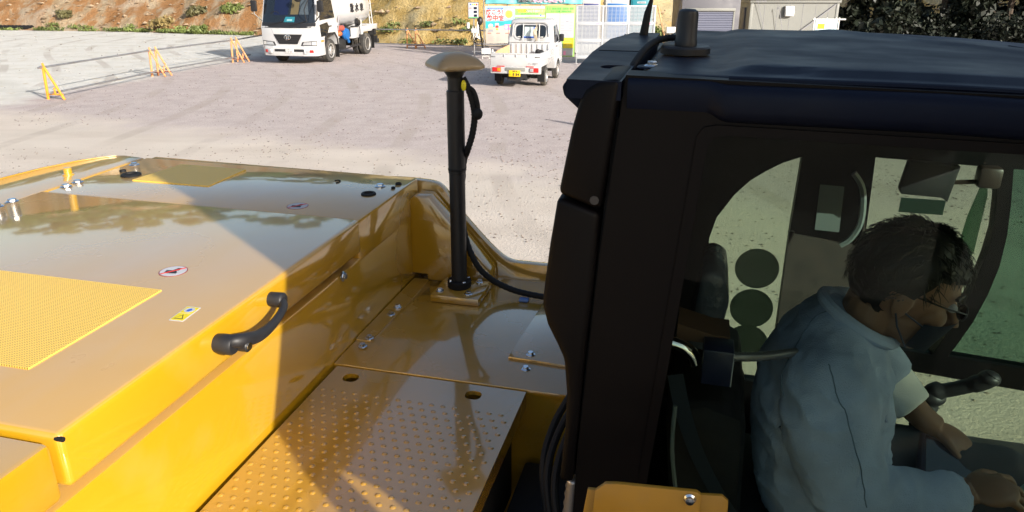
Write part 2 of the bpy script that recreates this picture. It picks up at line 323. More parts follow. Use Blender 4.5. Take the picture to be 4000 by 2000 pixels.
# loose stones of the gravel band (nobody could count them)
def stones(name, N, region, smin, smax, m, zs=None):
    v0 = np.array([(1, 0, 0), (-1, 0, 0), (0, 1, 0), (0, -1, 0), (0, 0, 1), (0, 0, -1)], float)
    f0 = np.array([(0, 2, 4), (2, 1, 4), (1, 3, 4), (3, 0, 4), (2, 0, 5), (1, 2, 5), (3, 1, 5), (0, 3, 5)])
    pts = region(N); N = len(pts); s = smin + (smax - smin) * np.random.rand(N) ** 3
    V = v0[None] * (0.6 + 0.8 * np.random.rand(N, 6, 1)) * s[:, None, None]; V[:, :, 2] *= 0.5
    a = np.random.rand(N) * 6.28; c, sn = np.cos(a)[:, None], np.sin(a)[:, None]
    x = V[:, :, 0] * c - V[:, :, 1] * sn; y = V[:, :, 0] * sn + V[:, :, 1] * c
    V = np.stack([x + pts[:, :1], y + pts[:, 1:2], V[:, :, 2] + (s * 0.3)[:, None] + (gh(pts[:, 0], pts[:, 1]) if zs is None else pts[:, 2])[:, None]], -1)
    F = (f0[None] + 6 * np.arange(N)[:, None, None]).reshape(-1, 3)
    me = bpy.data.meshes.new(name); me.from_pydata(V.reshape(-1, 3).tolist(), [], F.tolist()); o = fin(name, me, m, None, 1); return o
def band(N):
    d = 9 + 25 * np.random.rand(N) ** 1.3; ang = (np.random.rand(N) - 0.5) * 1.25; p = np.stack([d * np.tan(ang * 0.98), d], -1)
    k = p[:, 1] + 0.5 * p[:, 0] + 1.5 * np.sin(p[:, 0] * 1.1) > 11.9; k &= p[:, 0] > -11.6 + 0.16 * (p[:, 1] - 22); return p[k]
def sandy(N):
    d = 4.5 + 9 * np.random.rand(N); ang = (np.random.rand(N) - 0.5) * 1.3; return np.stack([d * np.tan(ang), d], -1)
def palezone(N):
    y = 20 + 28 * np.random.rand(N); x = -11.5 + 0.16 * (y - 22) - 22 * np.random.rand(N); return np.stack([x, y], -1)
tag(stones('gravel', 15000, band, 0.007, 0.026, mat('gravel_stone', (0.21, 0.178, 0.168), 0.95, vary=0.3, vscale=1.7)), 'loose pinkish grey gravel stones strewn over the yard', 'gravel', kind='stuff')
tag(stones('scattered_pebbles', 7500, sandy, 0.004, 0.020, mat('pebble', (0.19, 0.16, 0.135), 0.95, vary=0.4, vscale=2)), 'small pebbles scattered over the sandy ground beside the machine', 'pebbles', kind='stuff')
tag(stones('scattered_rubble', 420, palezone, 0.015, 0.06, mat('rubble_stone', (0.24, 0.225, 0.20), 0.9, vary=0.3, vscale=1)), 'pale rubble stones scattered on the whitish ground beyond the rail', 'rubble', kind='stuff')

# ------------------------------------------------------------------ cut slope behind the yard
BASE = np.array([(-75, 56), (-32.4, 49.8), (-23.4, 48), (-14.5, 44.4), (-9, 40.6), (-5.2, 37.7), (-1.5, 36.8), (3, 37.0), (7.5, 45.5), (14, 54), (24, 62), (75, 78)], float)
cum = np.concatenate([[0], np.cumsum(np.hypot(*np.diff(BASE, axis=0).T))])
def base_at(s): return np.stack([np.interp(s, cum, BASE[:, 0]), np.interp(s, cum, BASE[:, 1])], -1)
def fbm(x, y, z=0.0, o=4, s=1.0):
    return sum(noise.noise(Vector((x, y, z)) * s * 2 ** k) / 2 ** k for k in range(o))
def slope_material():
    m = bpy.data.materials.new('cut_slope'); m.use_nodes = True; n = m.node_tree; b = n.nodes['Principled BSDF']; L = n.links
    b.inputs['Roughness'].default_value = 0.95; b.inputs['Specular IOR Level'].default_value = 0.1
    tc = n.nodes.new('ShaderNodeTexCoord'); sp = n.nodes.new('ShaderNodeSeparateXYZ'); L.new(tc.outputs['Object'], sp.inputs[0])
    def noi(scale, det=5, vec=None, rough=0.6):
        t = n.nodes.new('ShaderNodeTexNoise'); t.inputs['Scale'].default_value = scale; t.inputs['Detail'].default_value = det; t.inputs['Roughness'].default_value = rough
        L.new(vec or tc.outputs['Object'], t.inputs['Vector']); return t.outputs[0]
    def mr(v, a, c, d=0, e=1):
        t = n.nodes.new('ShaderNodeMapRange'); t.interpolation_type = 'SMOOTHSTEP'
        for i, q in enumerate((a, c, d, e)): t.inputs[i + 1].default_value = q
        L.new(v, t.inputs[0]); return t.outputs[0]
    def mix(f, a, c):
        t = n.nodes.new('ShaderNodeMix'); t.data_type = 'RGBA'
        if isinstance(f, (int, float)): t.inputs[0].default_value = f
        else: L.new(f, t.inputs[0])
        for i, v in ((6, a), (7, c)):
            if isinstance(v, tuple): t.inputs[i].default_value = (*v, 1)
            else: L.new(v, t.inputs[i])
        return t.outputs[2]
    mp = n.nodes.new('ShaderNodeMapping'); mp.inputs['Rotation'].default_value = (0, R(-28), 0); mp.inputs['Scale'].default_value = (1.0, 0.5, 0.22); L.new(tc.outputs['Object'], mp.inputs[0])
    streak = noi(1.1, 6, mp.outputs[0]); big = noi(0.22, 4); mid = noi(1.3, 6); fine = noi(9, 6, rough=0.7)
    orange = mix(mr(streak, 0.35, 0.65), (0.30, 0.155, 0.066), (0.38, 0.225, 0.115))
    tan = mix(mr(mid, 0.35, 0.65), (0.30, 0.22, 0.135), (0.42, 0.34, 0.24))
    left = mix(mr(streak, 0.46, 0.58), orange, tan)
    grey = mix(mr(big, 0.52, 0.62, 0, 0.7), left, (0.42, 0.36, 0.28))
    yel = mix(mr(mid, 0.35, 0.65), (0.42, 0.29, 0.10), (0.54, 0.41, 0.19)); yel = mix(mr(big, 0.5, 0.6, 0, 0.55), yel, (0.42, 0.40, 0.29))
    c = mix(mr(sp.outputs[0], -13, -9), grey, yel)
    c = mix(mr(fine, 0.60, 0.72, 0, 0.75), c, (0.16, 0.11, 0.05))
    L.new(c, b.inputs['Base Color'])
    bp = n.nodes.new('ShaderNodeBump'); bp.inputs['Strength'].default_value = 0.9; bp.inputs['Distance'].default_value = 0.25
    ad = n.nodes.new('ShaderNodeMath'); L.new(fine, ad.inputs[0]); L.new(mid, ad.inputs[1]); L.new(ad.outputs[0], bp.inputs['Height']); L.new(bp.outputs[0], b.inputs['Normal'])
    return m
S = np.arange(0, cum[-1], 0.45); T = np.concatenate([np.arange(0, 6, 0.3), np.arange(6, 30, 1.5)])
Pm = np.zeros((len(T), len(S), 3)); bp_ = base_at(S); tg = np.gradient(bp_, axis=0); tg /= np.linalg.norm(tg, axis=1)[:, None]; nr = np.stack([-tg[:, 1], tg[:, 0]], -1)
k_ = np.ones(25) / 25; nr = np.stack([np.convolve(np.pad(nr[:, i], 12, 'edge'), k_, 'valid') for i in (0, 1)], -1)
for j, t in enumerate(T):
    for i, s in enumerate(S):
        x, y = bp_[i]; steep = float(sstep(-16, -6, x)) * (1 - float(sstep(5, 12, x)))
        a = R(36 + 26 * steep); tm = 16 - 8 * steep; out = min(t, tm) * math.cos(a) + max(0, t - tm) * 0.97; up = min(t, tm) * math.sin(a) + max(0, t - tm) * 0.12
        f = fbm(x, y, t * 0.8, 4, 0.35); g = fbm(x + t * 0.7, t * 0.3, y, 3, 1.1); amp = min(1, t / 1.0)
        px_ = x + nr[i, 0] * (out - amp * (0.5 * f + 0.22 * g)); py_ = y + nr[i, 1] * (out - amp * (0.5 * f + 0.22 * g))
        Pm[j, i] = (px_, py_, float(gh(x, y)) - 0.15 + up + amp * 0.25 * f)
tag(grid_mesh('cut_slope', Pm, slope_material(), 60), kind='structure')
def slope_pt(s, t):
    i = int(np.clip(np.searchsorted(S, s), 0, len(S) - 1)); j = int(np.clip(np.searchsorted(T, t), 0, len(T) - 1)); return Vector(Pm[j, i])
def s_of_x(x): return float(np.interp(x, BASE[:, 0], cum))

def on_face(N):
    i = np.random.randint(0, len(S), N); j = (np.random.rand(N) ** 1.2 * 16).astype(int); return Pm[j, i] + np.random.rand(N, 3) * [0.4, 0.0, 0.05] - [0.2, 0.05, 0.05]
tag(stones('slope_rubble', 3800, on_face, 0.03, 0.22, mat('slope_stone', (0.27, 0.20, 0.13), 0.95, vary=0.45, vscale=1.3), True), 'broken stones and clods lying on the face of the cut slope', 'rubble', kind='stuff')
# ------------------------------------------------------------------ vegetation
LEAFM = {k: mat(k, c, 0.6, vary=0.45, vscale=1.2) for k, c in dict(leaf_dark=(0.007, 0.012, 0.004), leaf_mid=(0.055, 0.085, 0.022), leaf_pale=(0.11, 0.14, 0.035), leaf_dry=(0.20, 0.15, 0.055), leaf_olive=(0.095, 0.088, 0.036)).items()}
BARK = mat('bark', (0.07, 0.05, 0.035), 0.9, vary=0.3, vscale=6, bump=0.5, bscale=20)
def leaves_mesh(name, clumps, per, size, m, parent=None):
    """clumps: (centre, radii). leaf-sized quads through each clump's volume, thickest near its skin"""
    C = np.array([c for c, _ in clumps], float); Rr = np.array([r if hasattr(r, '__len__') else (r, r, r) for _, r in clumps], float)
    n = len(C) * per; i = np.repeat(np.arange(len(C)), per); d = np.random.normal(size=(n, 3)); d /= np.linalg.norm(d, axis=1)[:, None]
    p = C[i] + d * Rr[i] * (np.random.rand(n, 1) ** 0.45)
    u = np.random.normal(size=(n, 3)); u /= np.linalg.norm(u, axis=1)[:, None]; v = np.cross(u, np.random.normal(size=(n, 3))); v /= np.linalg.norm(v, axis=1)[:, None]
    s = size * (0.5 + np.random.rand(n, 1)); V = np.stack([p - u * s, p + v * s * 0.5, p + u * s, p - v * s * 0.5], 1)
    V[:, :, 2] = np.maximum(V[:, :, 2], -0.9)
    me = bpy.data.meshes.new(name); me.from_pydata(V.reshape(-1, 3).tolist(), [], np.arange(4 * n).reshape(-1, 4).tolist())
    me.materials.append(m); o = bpy.data.objects.new(name, me); COL.objects.link(o); o.parent = parent; return o
def tree(x, y, z, h, r, label, group, m='leaf_dark', low=0.05, nc=26, per=150, leaf=0.22):
    t = thing('broadleaf_tree', label, 'tree', (x, y, z), random.random() * 6, group); b = MB(); top = h * 0.8
    sp = [(0, 0, -0.6), (0.1, 0.05, h * 0.25), (-0.05, 0.1, h * 0.5), (0.1, 0, top)]
    b.tube(smoothpath(sp, 3), [0.2 * h / 9 * (1 - 0.8 * k / 9) for k in range(10)], 8); cl = []
    for k in range(nc):
        q = random.uniform(low, 1.0); a = random.random() * 6.28; rad = r * (0.35 + 0.75 * math.sin(PI * min(1, q * 0.8 + 0.2))) * random.uniform(0.3, 1)
        c = (rad * math.cos(a), rad * math.sin(a), h * q); cl.append((c, (random.uniform(0.5, 1.0) * r * 0.42,) * 2 + (random.uniform(0.35, 0.7) * r * 0.42,)))
        if k % 3 == 0: b.tube([(0, 0, max(0.3, h * q * 0.75)), (c[0] * 0.5, c[1] * 0.5, h * q * 0.9), c], [0.05 * h / 9, 0.035 * h / 9, 0.015], 5)
    b.build('trunk', BARK, t); leaves_mesh('crown', cl, per, leaf, LEAFM[m], t); return t
def bush(x, y, z, r, h, label, m, n=7, per=110, leaf=0.08, group=None, name='bush', cat='bush'):
    t = thing(name, label, cat, (x, y, z), 0, group); cl = []; b = MB()
    for k in range(n):
        a = random.random() * 6.28; q = random.random() ** 0.6 * r * 0.7; c = (q * math.cos(a), q * math.sin(a), h * random.uniform(0.2, 0.8)); cl.append((c, (r * 0.45, r * 0.45, h * 0.33)))
        b.tube([(0, 0, -0.2), (c[0] * 0.6, c[1] * 0.6, c[2] * 0.6), c], [0.02, 0.015, 0.006], 5)
    b.build('stems', BARK, t); leaves_mesh('foliage', cl, per, leaf, LEAFM[m], t); return t
# trees along the top of the slope and the shaded wood behind the containers
for k, x in enumerate(range(-46, 9, 3)):
    s = s_of_x(x + random.uniform(-1, 1)); p = slope_pt(s, random.uniform(17.5, 22)); hh = random.uniform(6.5, 9) if x < -16 else random.uniform(3.5, 5.5)
    tree(p.x, p.y, p.z - 0.4, hh, hh * 0.36, 'green tree on top of the cut slope, mirrored in the glossy yellow hood', 'trees on top of the slope', 'leaf_mid', 0.0, 18, 90, 0.45)
wood = ['dark leafy tree in the shaded wood, nearest to the grey site house', 'dark tree in the shaded wood, second from the grey site house', 'dark tree in the shaded wood, above the middle of the cab roof', 'dark tree in the shaded wood, above the roof ridge of the cab', 'dark tree in the shaded wood, left of the roof bracket of the cab', 'dark tree in the shaded wood, above the roof bracket of the cab', 'dark tree at the right edge of the picture, in the shaded wood']
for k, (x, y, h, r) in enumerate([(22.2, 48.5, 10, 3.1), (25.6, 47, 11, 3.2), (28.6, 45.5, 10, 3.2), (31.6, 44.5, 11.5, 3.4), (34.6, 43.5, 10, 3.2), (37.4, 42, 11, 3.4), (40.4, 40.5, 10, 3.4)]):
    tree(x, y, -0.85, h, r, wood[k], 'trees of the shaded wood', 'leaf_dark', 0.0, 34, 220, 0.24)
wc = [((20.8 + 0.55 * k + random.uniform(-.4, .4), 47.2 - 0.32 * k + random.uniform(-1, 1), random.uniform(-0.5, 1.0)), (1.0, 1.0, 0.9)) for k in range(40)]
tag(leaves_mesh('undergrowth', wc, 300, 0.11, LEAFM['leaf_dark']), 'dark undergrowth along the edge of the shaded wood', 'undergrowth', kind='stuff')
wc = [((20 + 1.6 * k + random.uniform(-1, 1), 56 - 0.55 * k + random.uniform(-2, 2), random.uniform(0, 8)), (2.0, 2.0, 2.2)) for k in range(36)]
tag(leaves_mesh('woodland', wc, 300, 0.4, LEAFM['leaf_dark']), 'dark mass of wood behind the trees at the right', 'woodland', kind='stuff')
# unseen hill added on the right to throw its shadow on the wood
hx = np.arange(30, 150.1, 3); hy = np.arange(-50, 60.1, 3); HX, HY = np.meshgrid(hx, hy)
HZ = 34 * sstep(44, 72, HX - 0.5 * np.maximum(0, 12 - HY) * 0.8) * sstep(-2, 14, HY) * (1 - sstep(36, 58, HY)) - 0.6
HZ += 1.2 * np.sin(HX * 0.7) * np.cos(HY * 0.6) * (HZ > 2)
tag(grid_mesh('shade_hill', np.stack([HX, HY, HZ], -1), mat('hill_green', (0.03, 0.045, 0.015), 0.9, vary=0.4, vscale=0.5, bump=0.6, bscale=2)), kind='structure')

wc = []
for k in range(230):
    x = random.uniform(-50, 8); p = slope_pt(s_of_x(x), random.uniform(7.5, 22)); wc.append(((p.x, p.y - 0.2, p.z + 0.5), (1.5, 1.5, 1.0)))
tag(leaves_mesh('scrub', wc, 110, 0.32, LEAFM['leaf_mid']), 'scrub covering the upper part of the cut slope, mirrored in the hood', 'scrub', kind='stuff')
# plants on and below the slope
def on_slope(x, t): return slope_pt(s_of_x(x), t)
for x, t, r, h, l, m in [(-21.5, 0.5, 1.0, 0.9, 'olive bush at the slope foot left of the truck', 'leaf_dry'), (-19.6, 1.7, 0.7, 0.7, 'small green bush high on the orange slope left of the truck', 'leaf_olive'), (-18.6, 0.3, 0.7, 0.6, 'pale grassy bush at the slope foot next to the truck', 'leaf_pale'),
                         (-28.5, 1.5, 0.6, 0.5, 'little olive bush on the orange slope above the black pipe', 'leaf_olive'), (-35.0, 1.2, 0.9, 0.8, 'green bush at the left edge of the picture on the slope', 'leaf_olive'), (-17.2, 2.0, 0.8, 0.7, 'yellowish bush behind the truck cab on the slope', 'leaf_pale'),
                         (7.6, 2.2, 1.0, 0.8, 'green bush on the tan bank left of the grey storage container', 'leaf_olive'), (9.3, 1.2, 0.8, 0.7, 'green bush between the two containers', 'leaf_pale')]:
    p = on_slope(x, t); bush(p.x, p.y - 0.1, p.z - 0.05, r * 0.95, h * 0.8, l, m, 9, 70, 0.09, group='bushes on the slope')
g = []
for k in range(120):
    x = random.uniform(-40, -15) if k < 80 else random.uniform(-14, 6); p = on_slope(x, random.uniform(0.0, 0.35) if k < 80 else random.uniform(0, 1.2)); g.append(((p.x, p.y - 0.15, max(0.02, p.z + 0.08)), (0.5, 0.25, 0.13)))
tag(leaves_mesh('grass', g, 70, 0.07, LEAFM['leaf_pale']), 'thin dry grass growing along the foot of the slope', 'grass', kind='stuff')
b = MB(); pts = [(-36 + 0.25 * i, 50.3 - 0.02 * i + 0.05 * math.sin(i * 0.3), 0.16) for i in range(34)]
b.tube([p for q in pts for p in (q, (q[0] + 0.12, q[1], q[2]))], [0.16 if i % 2 else 0.135 for i in range(68)], 10)
tag(b.build('drain_pipe', M['rubber'], None, 60), 'black corrugated drain pipe lying at the foot of the orange slope', 'pipe')

# ------------------------------------------------------------------ rail stands and rails
def stand_parts(t, om, fm):
    MB().tube([(-0.03, 0, 0), (0.0, 0, 0.78)], 0.034, 8).build('leg', om, t)
    MB().tube([(0.43, 0, 0), (0.03, 0, 0.80), (0.0, 0, 0.90)], [0.03, 0.03, 0.026], 8).build('leg', om, t)
    MB().box((0.2, 0, 0.13), (0.43, 0.04, 0.035), 0.006).build('crossbar', fm, t)
    MB().cyl((0.2, 0, 0.13), (0.2, 0, 0.30), 0.025, n=8).build('pin', om, t)
    b = MB(); b.box((-0.035, 0, 0.80), (0.07, 0.09, 0.07), 0.01); b.cyl((-0.09, -0.03, 0.8), (0.02, -0.03, 0.8), 0.012, n=6); b.build('clamp', M['galv'], t); MB().box((0.13, 0, 0.17), (0.07, 0.07, 0.06), 0.01).build('clamp', M['galv'], t)
def rail_stand(x, y, rz, label, fresh=False):
    t = thing('rail_stand', label, 'barrier stand', (x, y, 0), R(rz), 'orange stands carrying the pipe rails')
    stand_parts(t, M['orange'] if fresh else M['orange2'], M['orange'] if fresh else mat('rust_brown', (0.16, 0.05, 0.04), 0.8)); return t
rail_stand(-11.83, 19.53, -9, 'bright orange rail stand, alone at the near end of the left pipe rail', True)
rail_stand(-11.42, 24.55, -9, 'faded orange rail stand, near one of the pair halfway along the left rail')
rail_stand(-11.36, 24.85, -6, 'faded orange rail stand, far one of the pair halfway along the left rail')
rail_stand(-10.42, 29.05, -9, 'faded orange rail stand, near one of the pair left of the water truck')
rail_stand(-10.36, 29.4, -5, 'faded orange rail stand, far one of the pair left of the water truck')
rail_stand(-4.75, 35.6, 20, 'faded orange rail stand by the tan rock face, left one of its pair')
rail_stand(-4.35, 35.45, 14, 'faded orange rail stand by the tan rock face, right one of its pair')
rail_stand(-9.9, 36.6, 0, 'orange rail stand hidden behind the water truck')
def rail(p0, p1, label):
    b = MB(); b.cyl(p0, p1, 0.026, n=12); tag(b.build('rail_pipe', M['galv']), label, 'pipe', 'grey pipe rails on the orange stands')
rail((-11.85, 19.35, 0.80), (-11.38, 24.75, 0.80), 'upper grey pipe between the bright orange stand and the middle pair of stands')
rail((-11.38, 24.75, 0.80), (-10.40, 29.3, 0.80), 'upper grey pipe between the middle pair of stands and the pair left of the truck')
rail((-10.40, 29.3, 0.80), (-9.9, 36.8, 0.80), 'upper grey pipe running from the far left pair of stands behind the truck')
rail((-11.68, 19.4, 0.17), (-11.22, 24.9, 0.17), 'lower grey pipe near the ground between the bright orange stand and the middle pair')
rail((-11.22, 24.7, 0.19), (-10.15, 30.2, 0.19), 'lower grey pipe near the ground with its pale end sticking out left of the truck')
rail((-9.9, 36.7, 0.82), (-1.1, 34.2, 0.86), 'upper grey pipe in front of the tan rock face right of the truck')
rail((-8.2, 36.6, 0.2), (-1.0, 34.2, 0.18), 'lower grey pipe in front of the tan rock face right of the truck')
rail((-1.5, 31.4, 0.50), (0.6, 31.2, 0.48), 'short lower grey pipe under the heatstroke poster')
rail((-1.6, 31.3, 0.22), (1.2, 31.0, 0.2), 'short rusty pipe low behind the white pickup')

# ------------------------------------------------------------------ notice boards
YB = 31.5
def panel(b, x0, x1, z0, z1, y, t=0.004): return b.bx(x0, x1, y - t, y, z0, z1)
def flat(name, x0, x1, z0, z1, y, m, parent): return MB().bx(x0, x1, y - 0.003, y, z0, z1).build(name, m, parent)
def posts(t, xs, z1, y):
    for x in xs: MB().cyl((x, y + 0.06, 0), (x, y + 0.06, z1), 0.024, n=10).build('post', M['galv'], t)
def scribble(name, x0, x1, z, y, hgt, m, parent, fill=0.75, n=None):     # a row of illegible small characters
    b = MB(); n = n or max(3, int((x1 - x0) / (hgt * 1.1))); st = (x1 - x0) / n
    for k in range(n):
        if random.random() > 0.93: continue
        xx = x0 + (k + 0.5) * st; wd = st * fill * 0.5
        b.bx(xx - wd, xx + wd, y - 0.002, y, z - hgt * 0.5, z - hgt * 0.32); b.bx(xx - wd * random.uniform(.6, 1), xx + wd, y - 0.002, y, z + hgt * 0.15, z + hgt * 0.33)
        b.bx(xx - hgt * 0.08, xx + hgt * 0.1, y - 0.0025, y, z - hgt * 0.45, z + hgt * 0.5)
        if k % 2: b.bx(xx - wd, xx - wd + hgt * 0.14, y - 0.0027, y, z - hgt * 0.5, z + hgt * 0.3)
    return b.build(name, m, parent)
def textlines(x0, x1, zt, zb, n, y, m, parent, name='text_lines'):
    b = MB()
    for k in range(n):
        z = zt + (zb - zt) * k / max(1, n - 1); b.bx(x0, x0 + (x1 - x0) * random.uniform(.6, 1), y - 0.002, y, z - 0.004, z + 0.004)
    return b.build(name, m, parent)
def T(x, z, y=YB): return wall_M(x, y, z)

# heatstroke poster
t = thing('notice_board', 'blue and sand coloured heatstroke poster board with red Japanese lettering and orange sunburst', 'notice board', (0, 0, 0), 0, 'notice boards behind the pickup'); x0, x1, z0, z1 = -1.06, 0.12, 0.43, 1.94
MB().bx(x0, x1, YB, YB + 0.03, z0, z1, 0.004).build('board', M['sand'], t); posts(t, (x0 + 0.12, x1 - 0.3), 2.3, YB)
MB().bx(x0, x1, YB - .003, YB - .0005, 1.37, z1).build('sky_print', M['sheetblue'], t)
MB().prism([(x0, 1.08), (-0.75, 1.14), (-0.4, 1.20), (x1, 1.25), (x1, 1.37), (x0, 1.37)], 'y', YB - .003, YB - .0005).build('sea_print', M['seablue'], t)
MB().prism([(-0.35, 1.375), (-0.1, 1.40), (x1, 1.405), (x1, 1.375)], 'y', YB - .006, YB - .003).build('island_print', M['teal'], t)
for txt, xx, zz, szz in (('防こう！', -0.62, 1.70, 0.205), ('熱中症', -0.66, 1.475, 0.225)):
    lettering(txt, szz, T(xx, zz, YB - 0.005), M['white2'], t, bold=0.018, ext=0.001); lettering(txt, szz, T(xx, zz, YB - 0.009), M['inkred'], t, bold=0.006, ext=0.001)
MB().prism([(x + 0, z) for x, z in rr(-0.97, -0.36, 1.82, 1.88, 0.025)], 'y', YB - .006, YB - .003).build('title_bar', M['inkblue'], t); scribble('title', -0.93, -0.4, 1.85, YB - .007, 0.035, M['white2'], t)
def star(cx, cz, ro, ri, n): return [(cx + (ro if k % 2 == 0 else ri) * math.sin(PI * k / n), cz + (ro if k % 2 == 0 else ri) * math.cos(PI * k / n)) for k in range(2 * n)]
MB().prism(star(-0.12, 1.64, 0.185, 0.125, 16), 'y', YB - .006, YB - .003).build('sunburst', M['inkorange'], t); MB().prism(star(-0.12, 1.64, 0.118, 0.116, 16), 'y', YB - .008, YB - .006).build('sun_disc', mat('sun_print', (0.85, 0.42, 0.08), 0.6), t)
scribble('sun_text', -0.2, -0.04, 1.66, YB - .009, 0.045, M['inkorange'], t); scribble('sun_text', -0.19, -0.05, 1.59, YB - .009, 0.04, M['inkorange'], t)
# printed pictures: worker with helmet, drink packet, thermometer
b = MB(); b.prism(star(-0.85, 1.16, 0.085, 0.083, 12), 'y', YB - .006, YB - .003); b.build('worker_face', M['skin_print'], t)
MB().prism([(-0.95, 1.19), (-0.75, 1.19), (-0.77, 1.25), (-0.85, 1.285), (-0.93, 1.25)], 'y', YB - .008, YB - .006).build('worker_helmet', M['white2'], t)
MB().prism([(-0.97, 0.97), (-0.74, 0.97), (-0.78, 1.06), (-0.92, 1.06)], 'y', YB - .006, YB - .003).build('worker_clothes', M['inkgrey'], t)
MB().bx(-0.68, -0.52, YB - .006, YB - .003, 1.02, 1.3).build('packet', M['paper'], t); MB().bx(-0.66, -0.54, YB - .008, YB - .006, 1.12, 1.21).build('packet_label', M['inkred'], t); MB().bx(-0.65, -0.55, YB - .008, YB - .006, 1.03, 1.10).build('packet_label', M['inkyellow'], t)
MB().prism(rr(-0.32, 0.10, 1.05, 1.25, 0.06), 'y', YB - .006, YB - .003).build('bottle_print', mat('rainbow_pink', (0.7, 0.2, 0.45), 0.6), t)
for k, mm in enumerate(('inkorange', 'inkyellow', 'inkgreen', 'seablue')): MB().bx(-0.10, 0.05, YB - .008, YB - .006, 1.20 - 0.035 * k, 1.235 - 0.035 * k).build('bottle_stripe', M[mm], t)
MB().prism(star(-0.23, 1.15, 0.075, 0.074, 12), 'y', YB - .008, YB - .006).build('bottle_lid', M['paper'], t)
for xx in (-0.98, -0.63, -0.27):
    MB().bx(xx, xx + 0.15, YB - .004, YB - .001, 0.90, 0.925).build('heading', M['inkred'], t); textlines(xx, xx + 0.3, 0.87, 0.62, 7, YB - .001, M['inkgrey'], t)
lettering('◎カナツ技建工業株式会社', 0.083, T(-0.42, 0.485, YB - .003), M['ink'], t, bold=0.001)
# zero accident board
t = thing('notice_board', 'green board with white strips and a yellow and white slogan, behind the pickup cab', 'notice board', (0, 0, 0), 0, 'notice boards behind the pickup'); x0, x1 = 0.13, 1.305
MB().bx(x0, x1, YB, YB + 0.03, 0.4, 1.94, 0.004).build('board', M['inkgreen'], t); posts(t, (x0 + 0.2, x1 - 0.15), 2.3, YB)
flat('strip', x0, x1, 1.845, 1.94, YB - .0005, M['paper'], t); flat('strip', x0, x1, 1.53, 1.605, YB - .0005, M['paper'], t)
scribble('strip_text', x0 + 0.13, x1 - 0.13, 1.895, YB - .004, 0.05, M['inkgrey'], t, n=17); scribble('strip_text', x0 + 0.38, x1 - 0.35, 1.565, YB - .004, 0.035, M['inkgrey'], t)
lettering('ゼロ災', 0.125, T(0.405, 1.755, YB - .003), M['inkyellow'], t, bold=0.006); lettering('でいこうヨシ！！', 0.105, T(0.90, 1.755, YB - .003), M['white2'], t, bold=0.006, xs=0.86)
scribble('slogan_text', x0 + 0.22, x1 - 0.25, 1.655, YB - .003, 0.05, M['inkdkgreen'], t)
flat('paper', x0 + 0.03, x0 + 0.38, 1.22, 1.50, YB - .0005, M['paper'], t); textlines(x0 + 0.06, x0 + 0.33, 1.46, 1.27, 5, YB - .004, M['inkgrey'], t)
MB().prism(star(x1 - 0.16, 1.60, 0.03, 0.029, 10), 'y', YB - .008, YB - .004).build('emblem', M['inkblue'], t)
# green bulletin board
t = thing('notice_board', 'tall green framed bulletin board with grey papers and a bright yellow sheet', 'notice board', (0, 0, 0), 0, 'notice boards behind the pickup'); x0, x1 = 1.325, 2.52
MB().bx(x0, x1, YB, YB + 0.03, 0.0, 1.97, 0.004).build('board', M['inkgreen'], t); posts(t, (x0 + 0.1, x1 - 0.05), 2.3, YB)
scribble('heading_text', x0 + 0.06, x1 - 0.08, 1.85, YB - .001, 0.075, M['inkdkgreen'], t, n=22); lettering('カナツ技建工業株式会社', 0.075, T(1.95, 1.735, YB - .002), M['inkdkgreen'], t, bold=0.001)
for (a, c, e, g) in ((1.36, 1.90, 0.12, 1.67), (1.92, 2.47, 0.74, 1.67)):
    flat('paper', a, c, e, g, YB - .0005, M['paper'], t)
textlines(1.4, 1.86, 1.62, 0.3, 32, YB - .004, M['inkgrey'], t); scribble('paper_title', 1.98, 2.40, 1.64, YB - .004, 0.05, M['inkgrey'], t); textlines(1.96, 2.43, 1.0, 0.78, 7, YB - .004, M['inkgrey'], t)
b = MB()
for k in range(7):
    for a in (1.95, 2.28): b.bx(a, a + 0.15, YB - .006, YB - .004, 1.42 - 0.055 * k, 1.435 - 0.055 * k)
b.bx(1.95, 2.45, YB - .006, YB - .004, 1.015, 1.025); b.bx(2.14, 2.26, YB - .006, YB - .004, 1.33, 1.37); b.build('chart', M['inkgrey'], t)
flat('yellow_paper', 2.06, 2.47, 0.34, 0.72, YB - .0005, M['inkyellow'], t); textlines(2.1, 2.43, 0.68, 0.38, 6, YB - .004, M['inkgrey'], t)
flat('paper', 1.95, 2.46, 0.04, 0.32, YB - .0005, M['paper'], t); flat('pink_paper', 2.07, 2.17, 0.06, 0.22, YB - .004, M['inkpink'], t); scribble('paper_text', 2.0, 2.42, 0.28, YB - .004, 0.03, M['inkgrey'], t)
# banner above the boards
t = thing('banner', 'aqua sheet banner stretched above the notice boards at the top of the picture', 'banner')
P = np.array([[(x, YB + 0.03 * math.sin(x * 5 + z * 9) + 0.015 * math.sin(13 * x - 6 * z), z) for x in np.linspace(-1.06, 2.78, 60)] for z in np.linspace(2.02 , 2.62, 12)])
o = grid_mesh('sheet', P, M['aqua']); o.parent = t; md = o.modifiers.new('s', 'SOLIDIFY'); md.thickness = 0.004
lettering('適度な', 0.2, T(0.57, 2.165, YB - 0.055), M['white2'], t, bold=0.014); lettering('適度な', 0.2, T(0.57, 2.165, YB - 0.06), M['ink'], t, bold=0.004)
lettering('水分と休憩を！', 0.2, T(1.52, 2.165, YB - 0.055), M['white2'], t, bold=0.014); lettering('水分と休憩を！', 0.2, T(1.52, 2.165, YB - 0.06), M['inkpink'], t, bold=0.004)
b = MB(); b.bx(-1.1, 2.85, YB + 0.05, YB + 0.09, 1.955, 2.0); b.build('batten', M['wood'], t); posts(t, (-1.12, 2.82), 2.65, YB)

